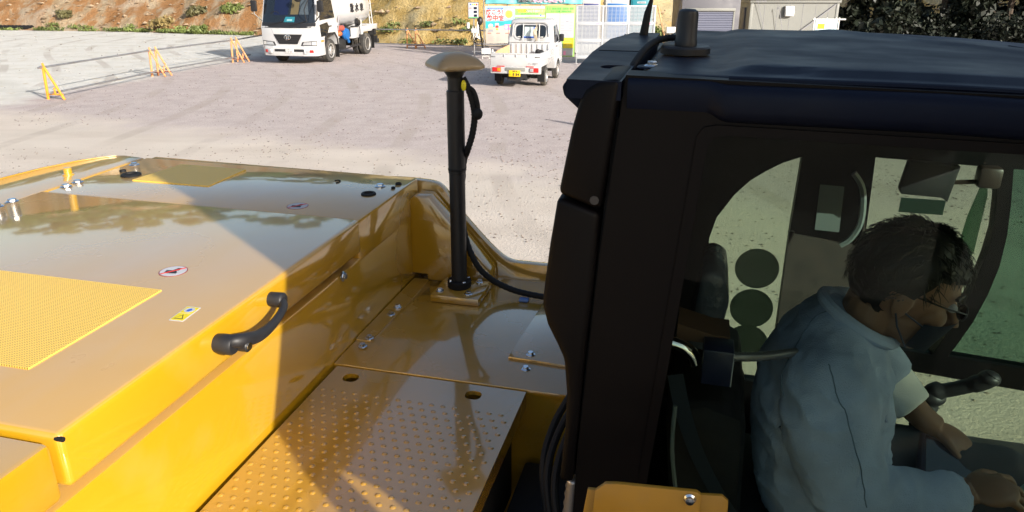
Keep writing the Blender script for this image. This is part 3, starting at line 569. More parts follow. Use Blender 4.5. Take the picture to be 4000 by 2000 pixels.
# weather display on a pole with its boxes and cables
YS = 31.05
t = thing('weather_display', 'small white weather display board with three black readouts on a cluttered pole', 'display sign', (-1.5, YS, 0), 0)
def S_(x): return x
MB().cyl((0, 0.05, 0), (0, 0.05, 2.05), 0.027, n=10).build('pole', M['galv'], t)
MB().bx(-0.225, 0.205, 0.0, 0.035, 1.485, 2.105, 0.008).build('frame', M['ink'], t); MB().bx(-0.205, 0.185, -0.004, 0.001, 1.505, 2.085).build('face', M['paper'], t)
for k in range(3): MB().bx(0.0, 0.13, -0.01, -0.003, 1.835 - 0.14 * k, 1.925 - 0.14 * k).build('readout', M['screen'], t); scribble('caption', -0.19, -0.04, 1.88 - 0.14 * k, -0.004, 0.055, M['inkred'] if k == 0 else M['inkgrey'], t, n=3)
for k, mm in enumerate(('inkblue', 'inkgreen', 'inkyellow', 'inkred')): MB().bx(-0.15 + 0.08 * k, -0.09 + 0.08 * k, -0.008, -0.003, 1.985, 2.045).build('icon', M[mm], t)
MB().bx(-0.19, 0.17, -0.007, -0.003, 1.515, 1.545).build('stripe', M['inkdkgreen'], t)
MB().lathe([(0.02, 0), (0.06, 0.0), (0.06, 0.22), (0.02, 0.23)], (-0.23, 0, 1.12), 14).build('siren', M['white2'], t)
MB().bx(-0.1, 0.1, -0.12, 0.02, 0.96, 1.12, 0.01).build('control_box', M['white2'], t); MB().ball((0.24, 0.05, 1.40), (0.12, 0.14, 0.17), 14).build('horn_speaker', M['darkplastic'], t)
b = MB(); random.seed(3)
for k in range(16):
    a = random.uniform(-0.15, 0.25); b.tube(smoothpath([(a, -0.02, 1.3 - random.random() * 0.5), (a + random.uniform(-.2, .2), -0.08, 0.9 - random.random() * .3), (random.uniform(-.15, .3), -0.03, random.uniform(0.55, 0.75)), (random.uniform(-.1, .2), 0, 0.95)], 5), 0.008, 5)
b.build('cable_tangle', M['rubber'], t); b = MB()
for k in range(7):
    a = random.uniform(-0.05, 0.3); b.tube(smoothpath([(a, -0.05, 1.38 - random.random() * 0.3), (a + random.uniform(-.1, .1), -0.12, 0.85), (a + 0.05, -0.06, 0.7 + random.random() * .2)], 5), 0.014, 5)
b.build('rope', mat('pale_rope', (0.7, 0.66, 0.62), 0.9), t); MB().tube([(0.2, 0.05, 1.25), (0.34, 0.1, 0.3)], 0.035, 6).build('brace', M['rubber'], t)
t = thing('floodlight', 'white floodlight with a stand lying on the gravel behind the pickup', 'lamp', (-1.0, 30.6, 0), 0)
MB().bx(-0.2, 0.16, -0.06, 0.05, 0.18, 0.40, 0.02).build('housing', M['white2'], t); MB().tube([(-0.16, 0, 0.0), (-0.16, 0, 0.1), (0.1, 0, 0.1), (0.1, 0, 0)], 0.02, 6).build('stand', M['white2'], t); MB().bx(0.2, 0.27, -0.04, 0.04, 0.2, 0.36, 0.02).build('cap', M['white2'], t)

# ------------------------------------------------------------------ louvred panel wall, toilets
YL = 28.53
t = thing('louvre_wall', 'silver wall of louvred aluminium panels in three bays, between the bulletin board and the cab', 'panel wall', (2.34, YL, 0), 0)
bw = 0.935
for k in range(4): MB().bx(k * bw - 0.03 if k else 0, k * bw + 0.03, -0.03, 0.03, 0.0, 2.02, 0.006).build('post', M['louver'], t)
MB().bx(0, 3 * bw + 0.03, -0.028, 0.028, 2.0, 2.05, 0.004).build('top_rail', M['louver'], t)
for k in range(3):
    xa, xb = k * bw + 0.035, (k + 1) * bw - 0.035
    for j, (zt, zb) in enumerate(((1.99, 1.475), (1.365, 0.885), (0.775, 0.30))):
        b = MB(); n = 11; p = t; seethrough = (k == 1 and j == 0)
        for q in range(n):
            z = zt - (q + 0.5) * (zt - zb) / n
            if seethrough: b.prism([(-0.008, z + 0.002), (0.02, z + 0.006), (0.02, z), (-0.008, z - 0.005)], 'x', xa, xb)
            else: b.prism([(-0.022, z - 0.017), (-0.018, z - 0.017), (0.018, z + 0.017), (0.014, z + 0.017)], 'x', xa, xb)
        for q in range(1, 6): b.bx(xa + q * (xb - xa) / 6 - 0.006, xa + q * (xb - xa) / 6 + 0.006, -0.01, 0.02, zb, zt)
        b.build('louvre_panel', M['louver'], t)
        MB().bx(xa, xb, -0.02, 0.02, zb - 0.11, zb, 0.004).build('crossrail', M['louver'], t)
        if j == 0: MB().bx(xb - 0.22, xb - 0.06, -0.024, -0.0205, zb - 0.07, zb - 0.03).build('red_label', M['inkpink'], t)
for k, (x, wd, c1, c2, lab) in enumerate([(2.62, 1.0, 'white2', 'navy', 'cream portable cabin with a dark blue panel behind the louvred wall, leftmost'), (3.85, 0.95, 'white2', 'blue', 'pale portable cabin with a blue shelf behind the louvred wall, middle one'), (4.88, 0.90, 'teal', 'teal', 'teal portable toilet cabin behind the louvred wall, rightmost')]):
    t = thing('portable_cabin', lab, 'cabin', (x, 32.6, 0), 0, 'portable cabins behind the louvred wall'); MB().bx(0, wd, 0, 0.9, 0.05, 2.5, 0.03).build('shell', M[c1], t)
    MB().bx(0.06, wd - 0.06, -0.02, 0.01, 0.4, 2.02 if k < 2 else 2.3, 0.01).build('door', M[c2], t)
    if k == 2: MB().bx(0.25, 0.6, -0.025, -0.0205, 2.02, 2.09).build('sign_plate', M['paper'], t); scribble('sign_text', 0.28, 0.57, 2.055, -0.026, 0.045, M['ink'], t)
    else: MB().bx(0.2, 0.62, -0.024, 0.0, 2.06, 2.22, 0.004).build('notice', M['paper'], t)

# ------------------------------------------------------------------ site house and storage container
t = thing('site_house', 'grey prefabricated site house with ribbed wall panels and a white vent hood', 'site house', (13.2, 44, -0.8), 0)
Wd, Hh = 4.92, 2.72
MB().bx(0.05, Wd - 0.05, 0.03, 2.3, 0.1, Hh - 0.15).build('wall', M['container'], t)
for k in range(1, 7): MB().bx(k * 0.71 + 0.1 - 0.006, k * 0.71 + 0.1 + 0.006, 0.02, 0.031, 0.15, Hh - 0.17).build('panel_joint', M['inkgrey'], t)
for x in (0, Wd - 0.16): MB().bx(x, x + 0.16, 0, 0.16, 0, Hh - 0.14, 0.01).build('corner_post', M['container'], t)
MB().bx(-0.06, Wd + 0.06, -0.08, 2.4, Hh - 0.14, Hh + 0.04, 0.015).build('roof_beam', M['container'], t); lettering('52-33695', 0.15, wall_M(0.55, -0.082, Hh - 0.05), M['inkgrey'], t, bold=0.002)
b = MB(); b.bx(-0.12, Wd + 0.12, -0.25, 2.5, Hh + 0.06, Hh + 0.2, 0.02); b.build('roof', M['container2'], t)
v = MB().prism([(0.0, 1.88), (0.0, 2.42), (-0.16, 2.42), (-0.26, 2.05), (-0.26, 1.88)], 'x', 1.9, 2.38, 0.02).build('vent_hood', M['white2'], t); MB().bx(2.05, 2.25, -0.175, -0.15, 2.2, 2.4).build('vent_cover', M['paper'], v)
MB().bx(-0.03, 0.06, 0.9, 1.7, 0.2, 2.3, 0.01).build('door', M['container2'], t)
b = MB(); b.tube([(0.35, -0.1, Hh - 0.1), (0.95, -0.05, 0.9)], 0.012, 5); b.box((0.88, -0.06, 1.05), (0.07, 0.07, 0.12)); b.build('stay_cable', M['inkgrey'], t)
b = MB(); b.tube([(1.5, -0.25, 2.38), (1.95, -0.3, 0.6)], 0.014, 5); b.tube([(1.5, -0.25, 2.38), (1.42, -0.2, 2.2)], 0.014, 5); b.build('stay_cable', M['inkgrey'], t)
b = MB(); b.tube([(Wd - 0.2, -0.05, Hh - 0.2), (2.9, -0.12, 1.1)], 0.025, 5); b.build('stay_cable', M['inkgrey'], t)
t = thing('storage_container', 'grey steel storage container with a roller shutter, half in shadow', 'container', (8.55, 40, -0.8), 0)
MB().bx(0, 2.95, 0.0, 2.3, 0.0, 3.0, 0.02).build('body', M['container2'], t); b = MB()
for k in range(18): b.prism([(-0.004, 0.2 + k * 0.115), (-0.03, 0.23 + k * 0.115), (-0.03, 0.30 + k * 0.115), (-0.004, 0.315 + k * 0.115)], 'x', 0.28, 2.62)
b.build('roller_shutter', M['shutter'], t)
for x in (0.2, 2.62): MB().bx(x, x + 0.08, -0.05, 0.01, 0.1, 2.35).build('guide_rail', M['container'], t)
MB().bx(0.2, 2.7, -0.12, 0.01, 2.27, 2.42, 0.02).build('shutter_box', M['container'], t)
b = MB(); b.tube([(-0.05, -0.4, 3.2), (-0.6, -0.9, 0.7)], 0.02, 5); tag(b.build('stay_rod', M['ink']), 'thin dark stay rod leaning from the grey storage container', 'rod').location = (8.55, 40, -0.8)
b = MB(); b.tube([(7.4, 40.2, 1.7), (7.75, 39.9, 0.2), (7.8, 39.8, -0.8)], 0.04, 6); tag(b.build('wooden_stake', M['wood']), 'thin wooden stake standing on the tan bank left of the storage container', 'stake')
t = thing('junction_box', 'pale grey box on a post left of the storage container', 'box', (7.9, 39.3, -0.8), 0); MB().bx(-0.2, 0.25, -0.1, 0.15, 1.25, 1.55, 0.02).build('housing', M['white2'], t); MB().bx(-0.02, 0.05, 0, 0.07, 0, 1.27).build('post', M['galv'], t)
t = thing('sign_stand', 'low white sign stand with a pale blue sheet in front of the grey site house', 'sign stand', (14.3, 38.5, -0.8), 0)
MB().cyl((0.35, 0, 1.94), (1.95, 0, 1.94), 0.04, n=8).build('crossbar', M['white2'], t)
for x in (0.4, 1.0, 1.45, 1.6): MB().bx(x, x + 0.06, -0.03, 0.03, 0, 2.03).build('post', M['white2'], t)
MB().bx(0.5, 1.55, -0.045, -0.03, 1.1, 1.9, 0.004).build('sheet', mat('pale_sheet', (0.55, 0.72, 0.8), 0.6), t); MB().bx(0.6, 0.95, -0.05, -0.0455, 1.5, 1.74).build('yellow_print', M['inkyellow'], t)

t = thing('shadow_cone', 'unseen orange cone added behind the cab to cast the pointed shadow right of the mast', 'cone', (1.95, 15.2, 0), 0)  # unseen cone, added only for its shadow on the ground
MB().lathe([(0.14, 0.03), (0.13, 0.05), (0.035, 0.68), (0.03, 0.70), (0.002, 0.70)], (0, 0, 0), 24).build('body', M['orange'], t); MB().bx(-0.19, 0.19, -0.19, 0.19, 0.0, 0.035, 0.01).build('base', M['rubber'], t)
# ------------------------------------------------------------------ vehicles (local axes: +y forward, +x to the vehicle's right)
def wheel(t, x, y, r, wd, rr_, dual=False, side=1, disc=M['rim'], bolts=8):
    """side: +1 outer face towards +x"""
    b = MB(); Mx = Matrix.Translation((x, y, r)) @ Matrix.Rotation(side * PI / 2, 4, 'Y')
    pr = [(rr_ * 0.98, -wd / 2), (r * 0.93, -wd / 2), (r, -wd * 0.36), (r, wd * 0.36), (r * 0.93, wd / 2), (rr_ * 1.02, wd / 2), (rr_ * 0.98, wd * 0.40)]
    b.lathe(pr, (0, 0, 0), 36, Mx)
    for k in range(44):
        a = 2 * PI * k / 44
        b.box((0, 0, 0), (0.012, r * 0.05, wd * 0.62), 0, Mx @ Matrix.Rotation(a, 4, 'Z') @ Matrix.Translation((r * 0.999, 0, 0)))
    w_ = thing('wheel', None, None); w_.parent = t
    b.build('tyre', M['tyre'], w_)
    d = MB(); zf = wd * 0.5
    d.lathe([(rr_, zf * 0.2), (rr_ * 1.0, zf * 1.0), (rr_ * 0.9, zf * 1.02), (rr_ * 0.82, zf * 0.55), (rr_ * 0.6, zf * (0.1 if dual else 0.75)), (rr_ * 0.45, zf * (0.1 if dual else 0.85)), (rr_ * 0.38, zf * (0.3 if dual else 1.0)), (0.02, zf * (0.35 if dual else 1.02))], (0, 0, 0), 28, Mx)
    for k in range(bolts):
        a = 2 * PI * k / bolts; d.box((0, 0, 0), (0.03 * rr_ / 0.25, 0.03 * rr_ / 0.25, 0.03), 0, Mx @ Matrix.Rotation(a, 4, 'Z') @ Matrix.Translation((rr_ * 0.53, 0, zf * (0.15 if dual else 0.84))))
    d.build('rim', disc, w_); return w_

# water truck
tk = thing('water_truck', 'white water sprinkler truck with a round tank and blue pump, facing us', 'truck', (-7.83, 29.55, 0), math.atan2(0.222, -0.975))
# cab: lofted from side profile, the front slightly curved
def cabprof(x): return 1.27 - 0.10 * (abs(x) / 1.08) ** 3
prof = [(1.0, 0.55), (1.0, 0.95), (1.0, 1.32), (0.96, 1.40), (0.72, 2.28), (0.62, 2.42), (0.4, 2.48), (-0.62, 2.48), (-0.66, 2.42), (-0.66, 0.62), (-0.47, 0.62), (-0.42, 0.86), (-0.27, 1.0), (0.25, 1.0), (0.4, 0.86), (0.44, 0.55)]
b = MB(); nx = 16; rows = []
for i in range(nx + 1):
    u = -1 + 2 * i / nx; row = []
    for (y, z) in prof:
        tum = 1.09 - 0.05 * max(0, (z - 1.3)) ; x = u * tum
        yy = y + (0.23 - 0.13 * abs(u) ** 3 if y > 0.5 and z > 0.5 else 0); row.append(b.bm.verts.new((x, yy, z)))
    rows.append(row)
for a, c in zip(rows, rows[1:]):
    for k in range(len(prof)):
        b.bm.faces.new((a[k], a[(k + 1) % len(prof)], c[(k + 1) % len(prof)], c[k]))
b.bm.faces.new(rows[0]); b.bm.faces.new(rows[-1][::-1])
cabm = b.build('cab', M['white'], tk, 40)
def front(x, z, out=0.0):                # point on the cab front at (x, z)
    ys = np.interp(z, [0.55, 1.32, 1.40, 2.28, 2.42], [1.0, 1.0, 0.96, 0.72, 0.62]); return (x, ys + 0.23 - 0.13 * min(1, abs(x) / 1.05) ** 3 + out, z)
def fpatch(name, pts, m, out, parent, nx=12, nz=3):   # quad patch (corners lb, rb, rt, lt) laid on the curved front, with thickness
    (ax, az), (bx_, bz), (cx, cz), (dx, dz) = pts; b = MB(); V = {}
    for lay, o in ((0, out), (1, -0.03)):
        for i in range(nx + 1):
            for j in range(nz + 1):
                u, v = i / nx, j / nz; x = (ax * (1 - u) + bx_ * u) * (1 - v) + (dx * (1 - u) + cx * u) * v; z = (az * (1 - u) + bz * u) * (1 - v) + (dz * (1 - u) + cz * u) * v
                V[lay, i, j] = b.bm.verts.new(front(x, z, o))
    for i in range(nx):
        for j in range(nz):
            b.bm.faces.new((V[0, i, j], V[0, i + 1, j], V[0, i + 1, j + 1], V[0, i, j + 1])); b.bm.faces.new((V[1, i, j], V[1, i, j + 1], V[1, i + 1, j + 1], V[1, i + 1, j]))
    for i in range(nx):
        for j in (0, nz): b.bm.faces.new((V[0, i, j], V[0, i + 1, j], V[1, i + 1, j], V[1, i, j]))
    for j in range(nz):
        for i in (0, nx): b.bm.faces.new((V[0, i, j], V[0, i, j + 1], V[1, i, j + 1], V[1, i, j]))
    return b.build(name, m, parent, 40)
fpatch('cowl', [(-1.06, 1.28), (1.06, 1.28), (1.06, 1.46), (-1.06, 1.46)], M['trim'], 0.012, tk)
ws = fpatch('windscreen', [(-1.035, 1.43), (1.035, 1.43), (0.98, 2.27), (-0.98, 2.27)], M['darkglass'], 0.01, tk, 14, 6)
def ontop(name, x0, x1, z0, z1, m, par, out): return fpatch(name, [(x0, z0), (x1, z0), (x1, z1), (x0, z1)], m, out, par, 4, 2)
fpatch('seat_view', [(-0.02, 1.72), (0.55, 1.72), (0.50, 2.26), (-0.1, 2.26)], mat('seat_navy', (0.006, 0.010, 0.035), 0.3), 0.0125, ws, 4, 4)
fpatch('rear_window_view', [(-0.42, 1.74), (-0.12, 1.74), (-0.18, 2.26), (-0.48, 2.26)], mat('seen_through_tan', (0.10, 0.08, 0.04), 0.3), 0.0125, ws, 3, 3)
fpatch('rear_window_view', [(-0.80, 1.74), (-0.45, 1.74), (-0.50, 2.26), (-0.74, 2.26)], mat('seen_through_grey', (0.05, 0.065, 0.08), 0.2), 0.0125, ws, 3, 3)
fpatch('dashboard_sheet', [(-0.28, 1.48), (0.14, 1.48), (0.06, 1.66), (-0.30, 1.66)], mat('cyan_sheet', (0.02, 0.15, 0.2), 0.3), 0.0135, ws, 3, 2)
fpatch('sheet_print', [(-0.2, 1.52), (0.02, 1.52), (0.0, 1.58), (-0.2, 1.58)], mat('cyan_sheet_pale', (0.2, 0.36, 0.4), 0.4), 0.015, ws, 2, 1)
b = MB(); b.tube([front(0.5 + 0.18 * math.cos(a), 1.72 + 0.12 * math.sin(a), 0.016) for a in np.linspace(0.3, 2.9, 12)], 0.012, 5); b.build('steering_wheel', M['trim'], ws)
for x0, x1 in ((0.75, 0.1), (-0.1, -0.75)): MB().tube([front(x0, 1.36, 0.03), front((x0 + x1) / 2, 1.44, 0.035), front(x1, 1.52, 0.03)], 0.013, 5).build('wiper', M['trim'], tk)
fpatch('grille', [(-0.36, 0.72), (0.36, 0.72), (0.56, 1.06), (-0.56, 1.06)], M['trim'], 0.014, tk, 8, 2)
for k in range(4):
    z = 0.78 + 0.07 * k; wv = 0.37 + (z - 0.72) * 0.56; fpatch('grille_bar', [(-wv, z), (wv, z), (wv, z + 0.022), (-wv, z + 0.022)], M['darkplastic'], 0.026, tk, 8, 1)
b = MB(); cz = 0.955; b.tube([front(0.125 * math.cos(a), cz + 0.085 * math.sin(a), 0.035) for a in np.linspace(0, 2 * PI, 25)], 0.014, 6)
for x in (-0.035, 0.035): b.tube([front(x, cz - 0.06, 0.034), front(x, cz + 0.06, 0.034)], 0.014, 6)
b.tube([front(-0.06, cz - 0.04, 0.034), front(0.06, cz - 0.04, 0.034)], 0.012, 6); b.build('emblem', M['chrome'], tk)
for s in (-1, 1):
    fpatch('grille_seam', [(s * 0.40, 0.70), (s * 0.415, 0.70), (s * 0.66, 1.27), (s * 0.645, 1.27)], M['inkgrey'], 0.003, tk, 1, 5)
    fpatch('headlight', [(s * 0.50, 0.665), (s * 1.06, 0.665), (s * 1.065, 0.84), (s * 0.56, 0.80)], M['trim'], 0.02, tk, 6, 2)
    fpatch('headlight_lens', [(s * 0.56, 0.69), (s * 0.88, 0.69), (s * 0.90, 0.80), (s * 0.62, 0.79)], M['lamp'], 0.026, tk, 6, 2); fpatch('turn_lens', [(s * 0.90, 0.69), (s * 1.05, 0.69), (s * 1.05, 0.815), (s * 0.92, 0.805)], M['white2'], 0.026, tk, 3, 2)
# bumper
b = MB(); b.prism([(-1.09, 1.0), (-1.09, 0.35), (-1.1, -0.0) , (1.1, 0.0), (1.09, 0.35), (1.09, 1.0), (0.98, 1.17), (0.6, 1.27), (-0.6, 1.27), (-0.98, 1.17)][::-1] if False else [(-1.1, 0.5), (-1.1, 1.06), (-0.98, 1.19), (-0.6, 1.27), (0.6, 1.27), (0.98, 1.19), (1.1, 1.06), (1.1, 0.5)], 'z', 0.30, 0.66, 0.035); b.build('bumper', M['white'], tk)
def bp_(x0, x1, z0, z1, m, nm, y=1.272): return MB().bx(x0, x1, y - 0.03, y + 0.006, z0, z1, 0.004).build(nm, m, tk)
bp_(-0.60, -0.22, 0.455, 0.545, M['trim'], 'bumper_slot'); bp_(0.12, 0.55, 0.455, 0.545, M['trim'], 'bumper_slot')
pl = MB().bx(-0.215, 0.115, 1.27, 1.285, 0.40, 0.57, 0.004).build('number_plate', M['white2'], tk)
MF = Matrix.Rotation(PI, 4, 'Z')
def flet(txt, s, x, z, y, m, par, **k): return lettering(txt, s, Matrix.Translation((x, y, z)) @ MF @ Matrix.Rotation(PI / 2, 4, 'X'), m, par, **k)
flet('7 05', 0.105, -0.07, 0.455, 1.287, M['inkdkgreen'] if False else M['inkgrey'], pl, bold=0.002); scribble_ = scribble; flet('島根 130', 0.038, -0.05, 0.54, 1.287, M['inkgrey'], pl)
for s in (-1, 1):
    Mx = Matrix.Translation((s * 0.82, 1.232, 0.475)) @ Matrix.Rotation(s * -0.42, 4, 'Z')
    MB().bx(-0.2, 0.2, -0.03, 0.018, -0.085, 0.085, 0.02, Mx).build('fog_lamp_frame', M['white'], tk); MB().bx(-0.14, 0.14, -0.02, 0.026, -0.05, 0.05, 0.01, Mx).build('fog_lamp', M['lamp'], tk)
    MB().bx(0.0 if s > 0 else -0.14, 0.14 if s > 0 else 0.0, -0.02, 0.03, -0.05, 0.05, 0.006, Mx).build('fog_lamp_red', M['red'], tk)
    MB().bx(s * 1.10 - 0.015, s * 1.10 + 0.015, 0.62, 0.82, 0.78, 0.84, 0.01).build('side_marker', M['amber'], tk)
# side windows, arch, steps
for s in (-1, 1):
    sx = lambda z: s * (1.09 - 0.05 * max(0, z - 1.3))
    def side(name, pts, m, out=0.008):
        b = MB(); va = [b.bm.verts.new((sx(z) + s * out, y, z)) for y, z in pts]; vb = [b.bm.verts.new((sx(z) - s * 0.02, y, z)) for y, z in pts]; n = len(pts)
        b.bm.faces.new(va); b.bm.faces.new(vb[::-1])
        for i in range(n): b.bm.faces.new((va[i], va[(i + 1) % n], vb[(i + 1) % n], vb[i]))
        return b.build(name, m, tk)
    side('door_window', [(0.78, 1.56), (0.62, 2.22), (-0.30, 2.22), (-0.42, 1.62)], M['darkglass']); side('window_frame', [(0.80, 1.53), (0.63, 2.25), (-0.32, 2.25), (-0.45, 1.585)], M['trim'], 0.005)
    side('lower_window', [(0.76, 0.98), (0.80, 1.36), (0.22, 1.42), (0.10, 1.28), (0.30, 1.02)], M['darkglass']); side('lower_window_frame', [(0.78, 0.95), (0.83, 1.38), (0.20, 1.45), (0.07, 1.28), (0.29, 0.98)], M['trim'], 0.005)
    side('door_seam', [(0.02, 1.0), (0.035, 1.0), (-0.36, 1.62), (-0.375, 1.62)], M['inkgrey'], 0.003); MB().bx(s * 1.1 - 0.02, s * 1.1 + 0.02, -0.1, 0.08, 1.28, 1.32, 0.01).build('door_handle', M['trim'], tk)
    side('wheel_arch', [(0.56, 0.56), (0.52, 0.9), (0.36, 1.07), (-0.36, 1.07), (-0.56, 0.86), (-0.6, 0.6), (-0.5, 0.6), (-0.46, 0.84), (-0.3, 0.99), (0.3, 0.99), (0.43, 0.86), (0.46, 0.56)], M['darkplastic'], 0.02)
    a = MB(); a.tube([(s * 1.0, 0.95, 2.3), (s * 1.28, 1.12, 2.3), (s * 1.30, 1.12, 1.75), (s * 1.05, 1.05, 1.5)], 0.018, 6); mi = a.build('mirror_arm', M['trim'], tk)
    MB().bx(s * 1.30 - 0.12, s * 1.30 + 0.12, 1.06, 1.15, 1.83, 2.22, 0.04).build('mirror', M['darkplastic'], tk)
MB().tube([(-0.93, 1.0, 2.42), (-0.95, 1.3, 2.25), (-0.80, 1.36, 1.9), (-0.78, 1.2, 1.5)], 0.016, 6).build('mirror_arm', M['trim'], tk); MB().ball((-0.60, 1.36, 2.28), (0.15, 0.05, 0.11), 14).build('under_mirror', M['darkplastic'], tk)
# underside and frame
b = MB(); b.bx(-0.45, -0.37, -4.6, 1.0, 0.55, 0.78); b.bx(0.37, 0.45, -4.6, 1.0, 0.55, 0.78); b.bx(-0.75, 0.75, 0.2, 1.0, 0.36, 0.62); b.bx(-0.3, 0.3, -2.6, 0.6, 0.42, 0.8); b.bx(-0.9, 0.9, -0.12, 0.12, 0.34, 0.5); b.bx(-0.9, 0.9, -3.62, -3.38, 0.34, 0.55); b.build('chassis', M['under'], tk)
MB().bx(-0.95, -0.5, -1.6, -1.0, 0.38, 0.75, 0.03).build('battery_box', M['under'], tk); MB().bx(0.5, 0.95, -2.2, -1.0, 0.4, 0.8, 0.05).build('fuel_tank', M['under'], tk)
MB().tube([(-1.0, -1.9, 0.45), (-1.0, -2.9, 0.47), (-1.0, -2.9, 0.72)], 0.03, 6).build('side_guard', M['trim'], tk); MB().tube([(-1.0, -0.9, 0.36), (-1.0, -2.9, 0.44)], 0.025, 6).build('side_guard', M['trim'], tk)
for s in (-1, 1):
    wheel(tk, s * 0.95, 0, 0.42, 0.25, 0.27, False, s); wheel(tk, s * 0.93, -3.5, 0.43, 0.25, 0.27, True, s); wheel(tk, s * 0.63, -3.5, 0.43, 0.24, 0.27, True, s)
    MB().bx(s * 0.95 - 0.15, s * 0.95 + 0.15, -0.62, -0.6, 0.13, 0.68).build('mudflap', M['rubber'], tk); MB().bx(s * 0.8 - 0.28, s * 0.8 + 0.28, -4.12, -4.1, 0.2, 0.75).build('mudflap', M['rubber'], tk)
    MB().prism([(-2.95, 0.82), (-2.95, 1.15), (-4.55, 1.15), (-4.55, 0.98), (-4.05, 0.98), (-3.92, 0.92), (-3.1, 0.92), (-3.0, 0.82)], 'x', min(s * 0.55, s * 1.08), max(s * 0.55, s * 1.08), 0.02).build('rear_fender', M['white'], tk)
# tank
b = MB(); n = 36; rings = []
for (y, k) in ((-0.86, 0.0), (-0.84, 0.55), (-0.80, 0.86), (-0.72, 0.97), (-0.66, 1.0), (-1.7, 1.0), (-2.8, 1.0), (-3.94, 1.0), (-4.0, 0.97), (-4.08, 0.86), (-4.12, 0.55), (-4.14, 0.0)):
    k = max(k, 0.02); rings.append([b.bm.verts.new((1.04 * k * math.copysign(abs(math.cos(a)) ** 0.85, math.cos(a)), y, 1.86 + 0.70 * k * math.copysign(abs(math.sin(a)) ** 0.85, math.sin(a)))) for a in [2 * PI * q / n for q in range(n)]])
rings = [rings[0], rings[1], rings[2], rings[3], rings[4]] + rings[5:]
for a, c in zip(rings, rings[1:]):
    for q in range(n): b.bm.faces.new((a[q], a[(q + 1) % n], c[(q + 1) % n], c[q]))
b.bm.faces.new(rings[0][::-1]); b.bm.faces.new(rings[-1]); b.build('tank', M['white'], tk, 50)
for y in (-1.3, -3.5): MB().bx(-0.8, 0.8, y - 0.1, y + 0.1, 0.78, 1.4, 0.01).build('tank_saddle', M['white'], tk)
ML = Matrix.Rotation(-PI / 2, 4, 'Z') @ Matrix.Rotation(PI / 2, 4, 'X')
for ch, y in (('散', -2.15), ('水', -2.62), ('車', -3.09)): lettering(ch, 0.34, Matrix.Translation((-1.052, y, 1.86)) @ ML, M['ink'], tk, bold=0.004, ext=0.012)
# pump group on the left side
pu = MB().lathe([(0.06, -0.1), (0.2, -0.09), (0.23, 0.0), (0.2, 0.09), (0.06, 0.1)], (0, 0, 0), 20, Matrix.Translation((-0.98, -1.55, 0.92)) @ Matrix.Rotation(PI / 2, 4, 'Y')).build('pump', M['blue'], tk)
b = MB(); b.tube([(-0.98, -1.4, 1.0), (-0.98, -1.32, 1.25)], 0.05, 8); b.tube([(-0.98, -1.65, 0.8), (-0.98, -1.8, 0.6)], 0.06, 8); b.build('pump_pipe', M['blue'], pu)
MB().lathe([(0.02, -0.24), (0.11, -0.22), (0.11, 0.22), (0.02, 0.24)], (0, 0, 0), 14, Matrix.Translation((-0.98, -1.05, 1.16)) @ Matrix.Rotation(PI / 2, 4, 'X')).build('red_cylinder', mat('faded_red', (0.30, 0.07, 0.05), 0.5), tk)
MB().ball((-1.0, -0.92, 0.97), (0.12, 0.16, 0.10), 14).build('orange_hose', mat('orange_hose', (0.42, 0.11, 0.03), 0.5), tk)
MB().bx(-1.02, -0.75, -1.95, -1.75, 0.8, 1.15, 0.02).build('valve_box', M['under'], tk); MB().tube([(-1.04, -2.0, 1.16), (-1.04, -2.75, 1.16), (-1.04, -2.8, 1.1), (-1.04, -2.8, 0.4)], 0.018, 6).build('hand_rail', M['trim'], tk)
MB().bx(-1.02, -0.6, -2.75, -2.05, 0.72, 1.13, 0.02).build('tool_box', M['white'], tk)
MB().lathe([(0.0, -0.1), (0.17, -0.1), (0.17, -0.04), (0.12, -0.03), (0.12, 0.04), (0.01, 0.06)], (0, 0, 0), 18, Matrix.Translation((-1.02, -2.75, 1.30)) @ Matrix.Rotation(-PI / 2, 4, 'Y')).build('outlet', M['trim'], tk)
b = MB(); b.tube([(-1.0, -0.95, 0.9), (-1.0, -0.98, 1.9), (-1.08, -0.9, 1.92)], 0.015, 6); b.tube([(-1.0, -0.98, 1.8), (-1.06, -0.75, 1.1)], 0.012, 6); b.build('pipe_work', M['inkgrey'], tk)
b = MB()
for y in (-4.35, -4.62): b.tube([(-0.85, y, 1.0), (-0.75, y + 0.05, 2.75)], 0.022, 6)
for k in range(6): b.tube([(-0.84 + 0.015 * k, -4.35, 1.15 + 0.28 * k), (-0.84 + 0.015 * k, -4.62, 1.15 + 0.28 * k)], 0.016, 6)
b.build('ladder', M['white'], tk)
b = MB(); b.bx(-1.0, 1.0, -4.7, -4.6, 0.55, 0.68); b.bx(-0.95, -0.65, -4.68, -4.5, 0.72, 0.95); b.bx(-1.0, -0.7, -4.85, -4.6, 0.38, 0.55); b.build('rear_bar', M['under'], tk)
MB().bx(-1.05, 1.05, -4.65, -4.15, 1.14, 1.18, 0.01).build('rear_platform', M['white'], tk)

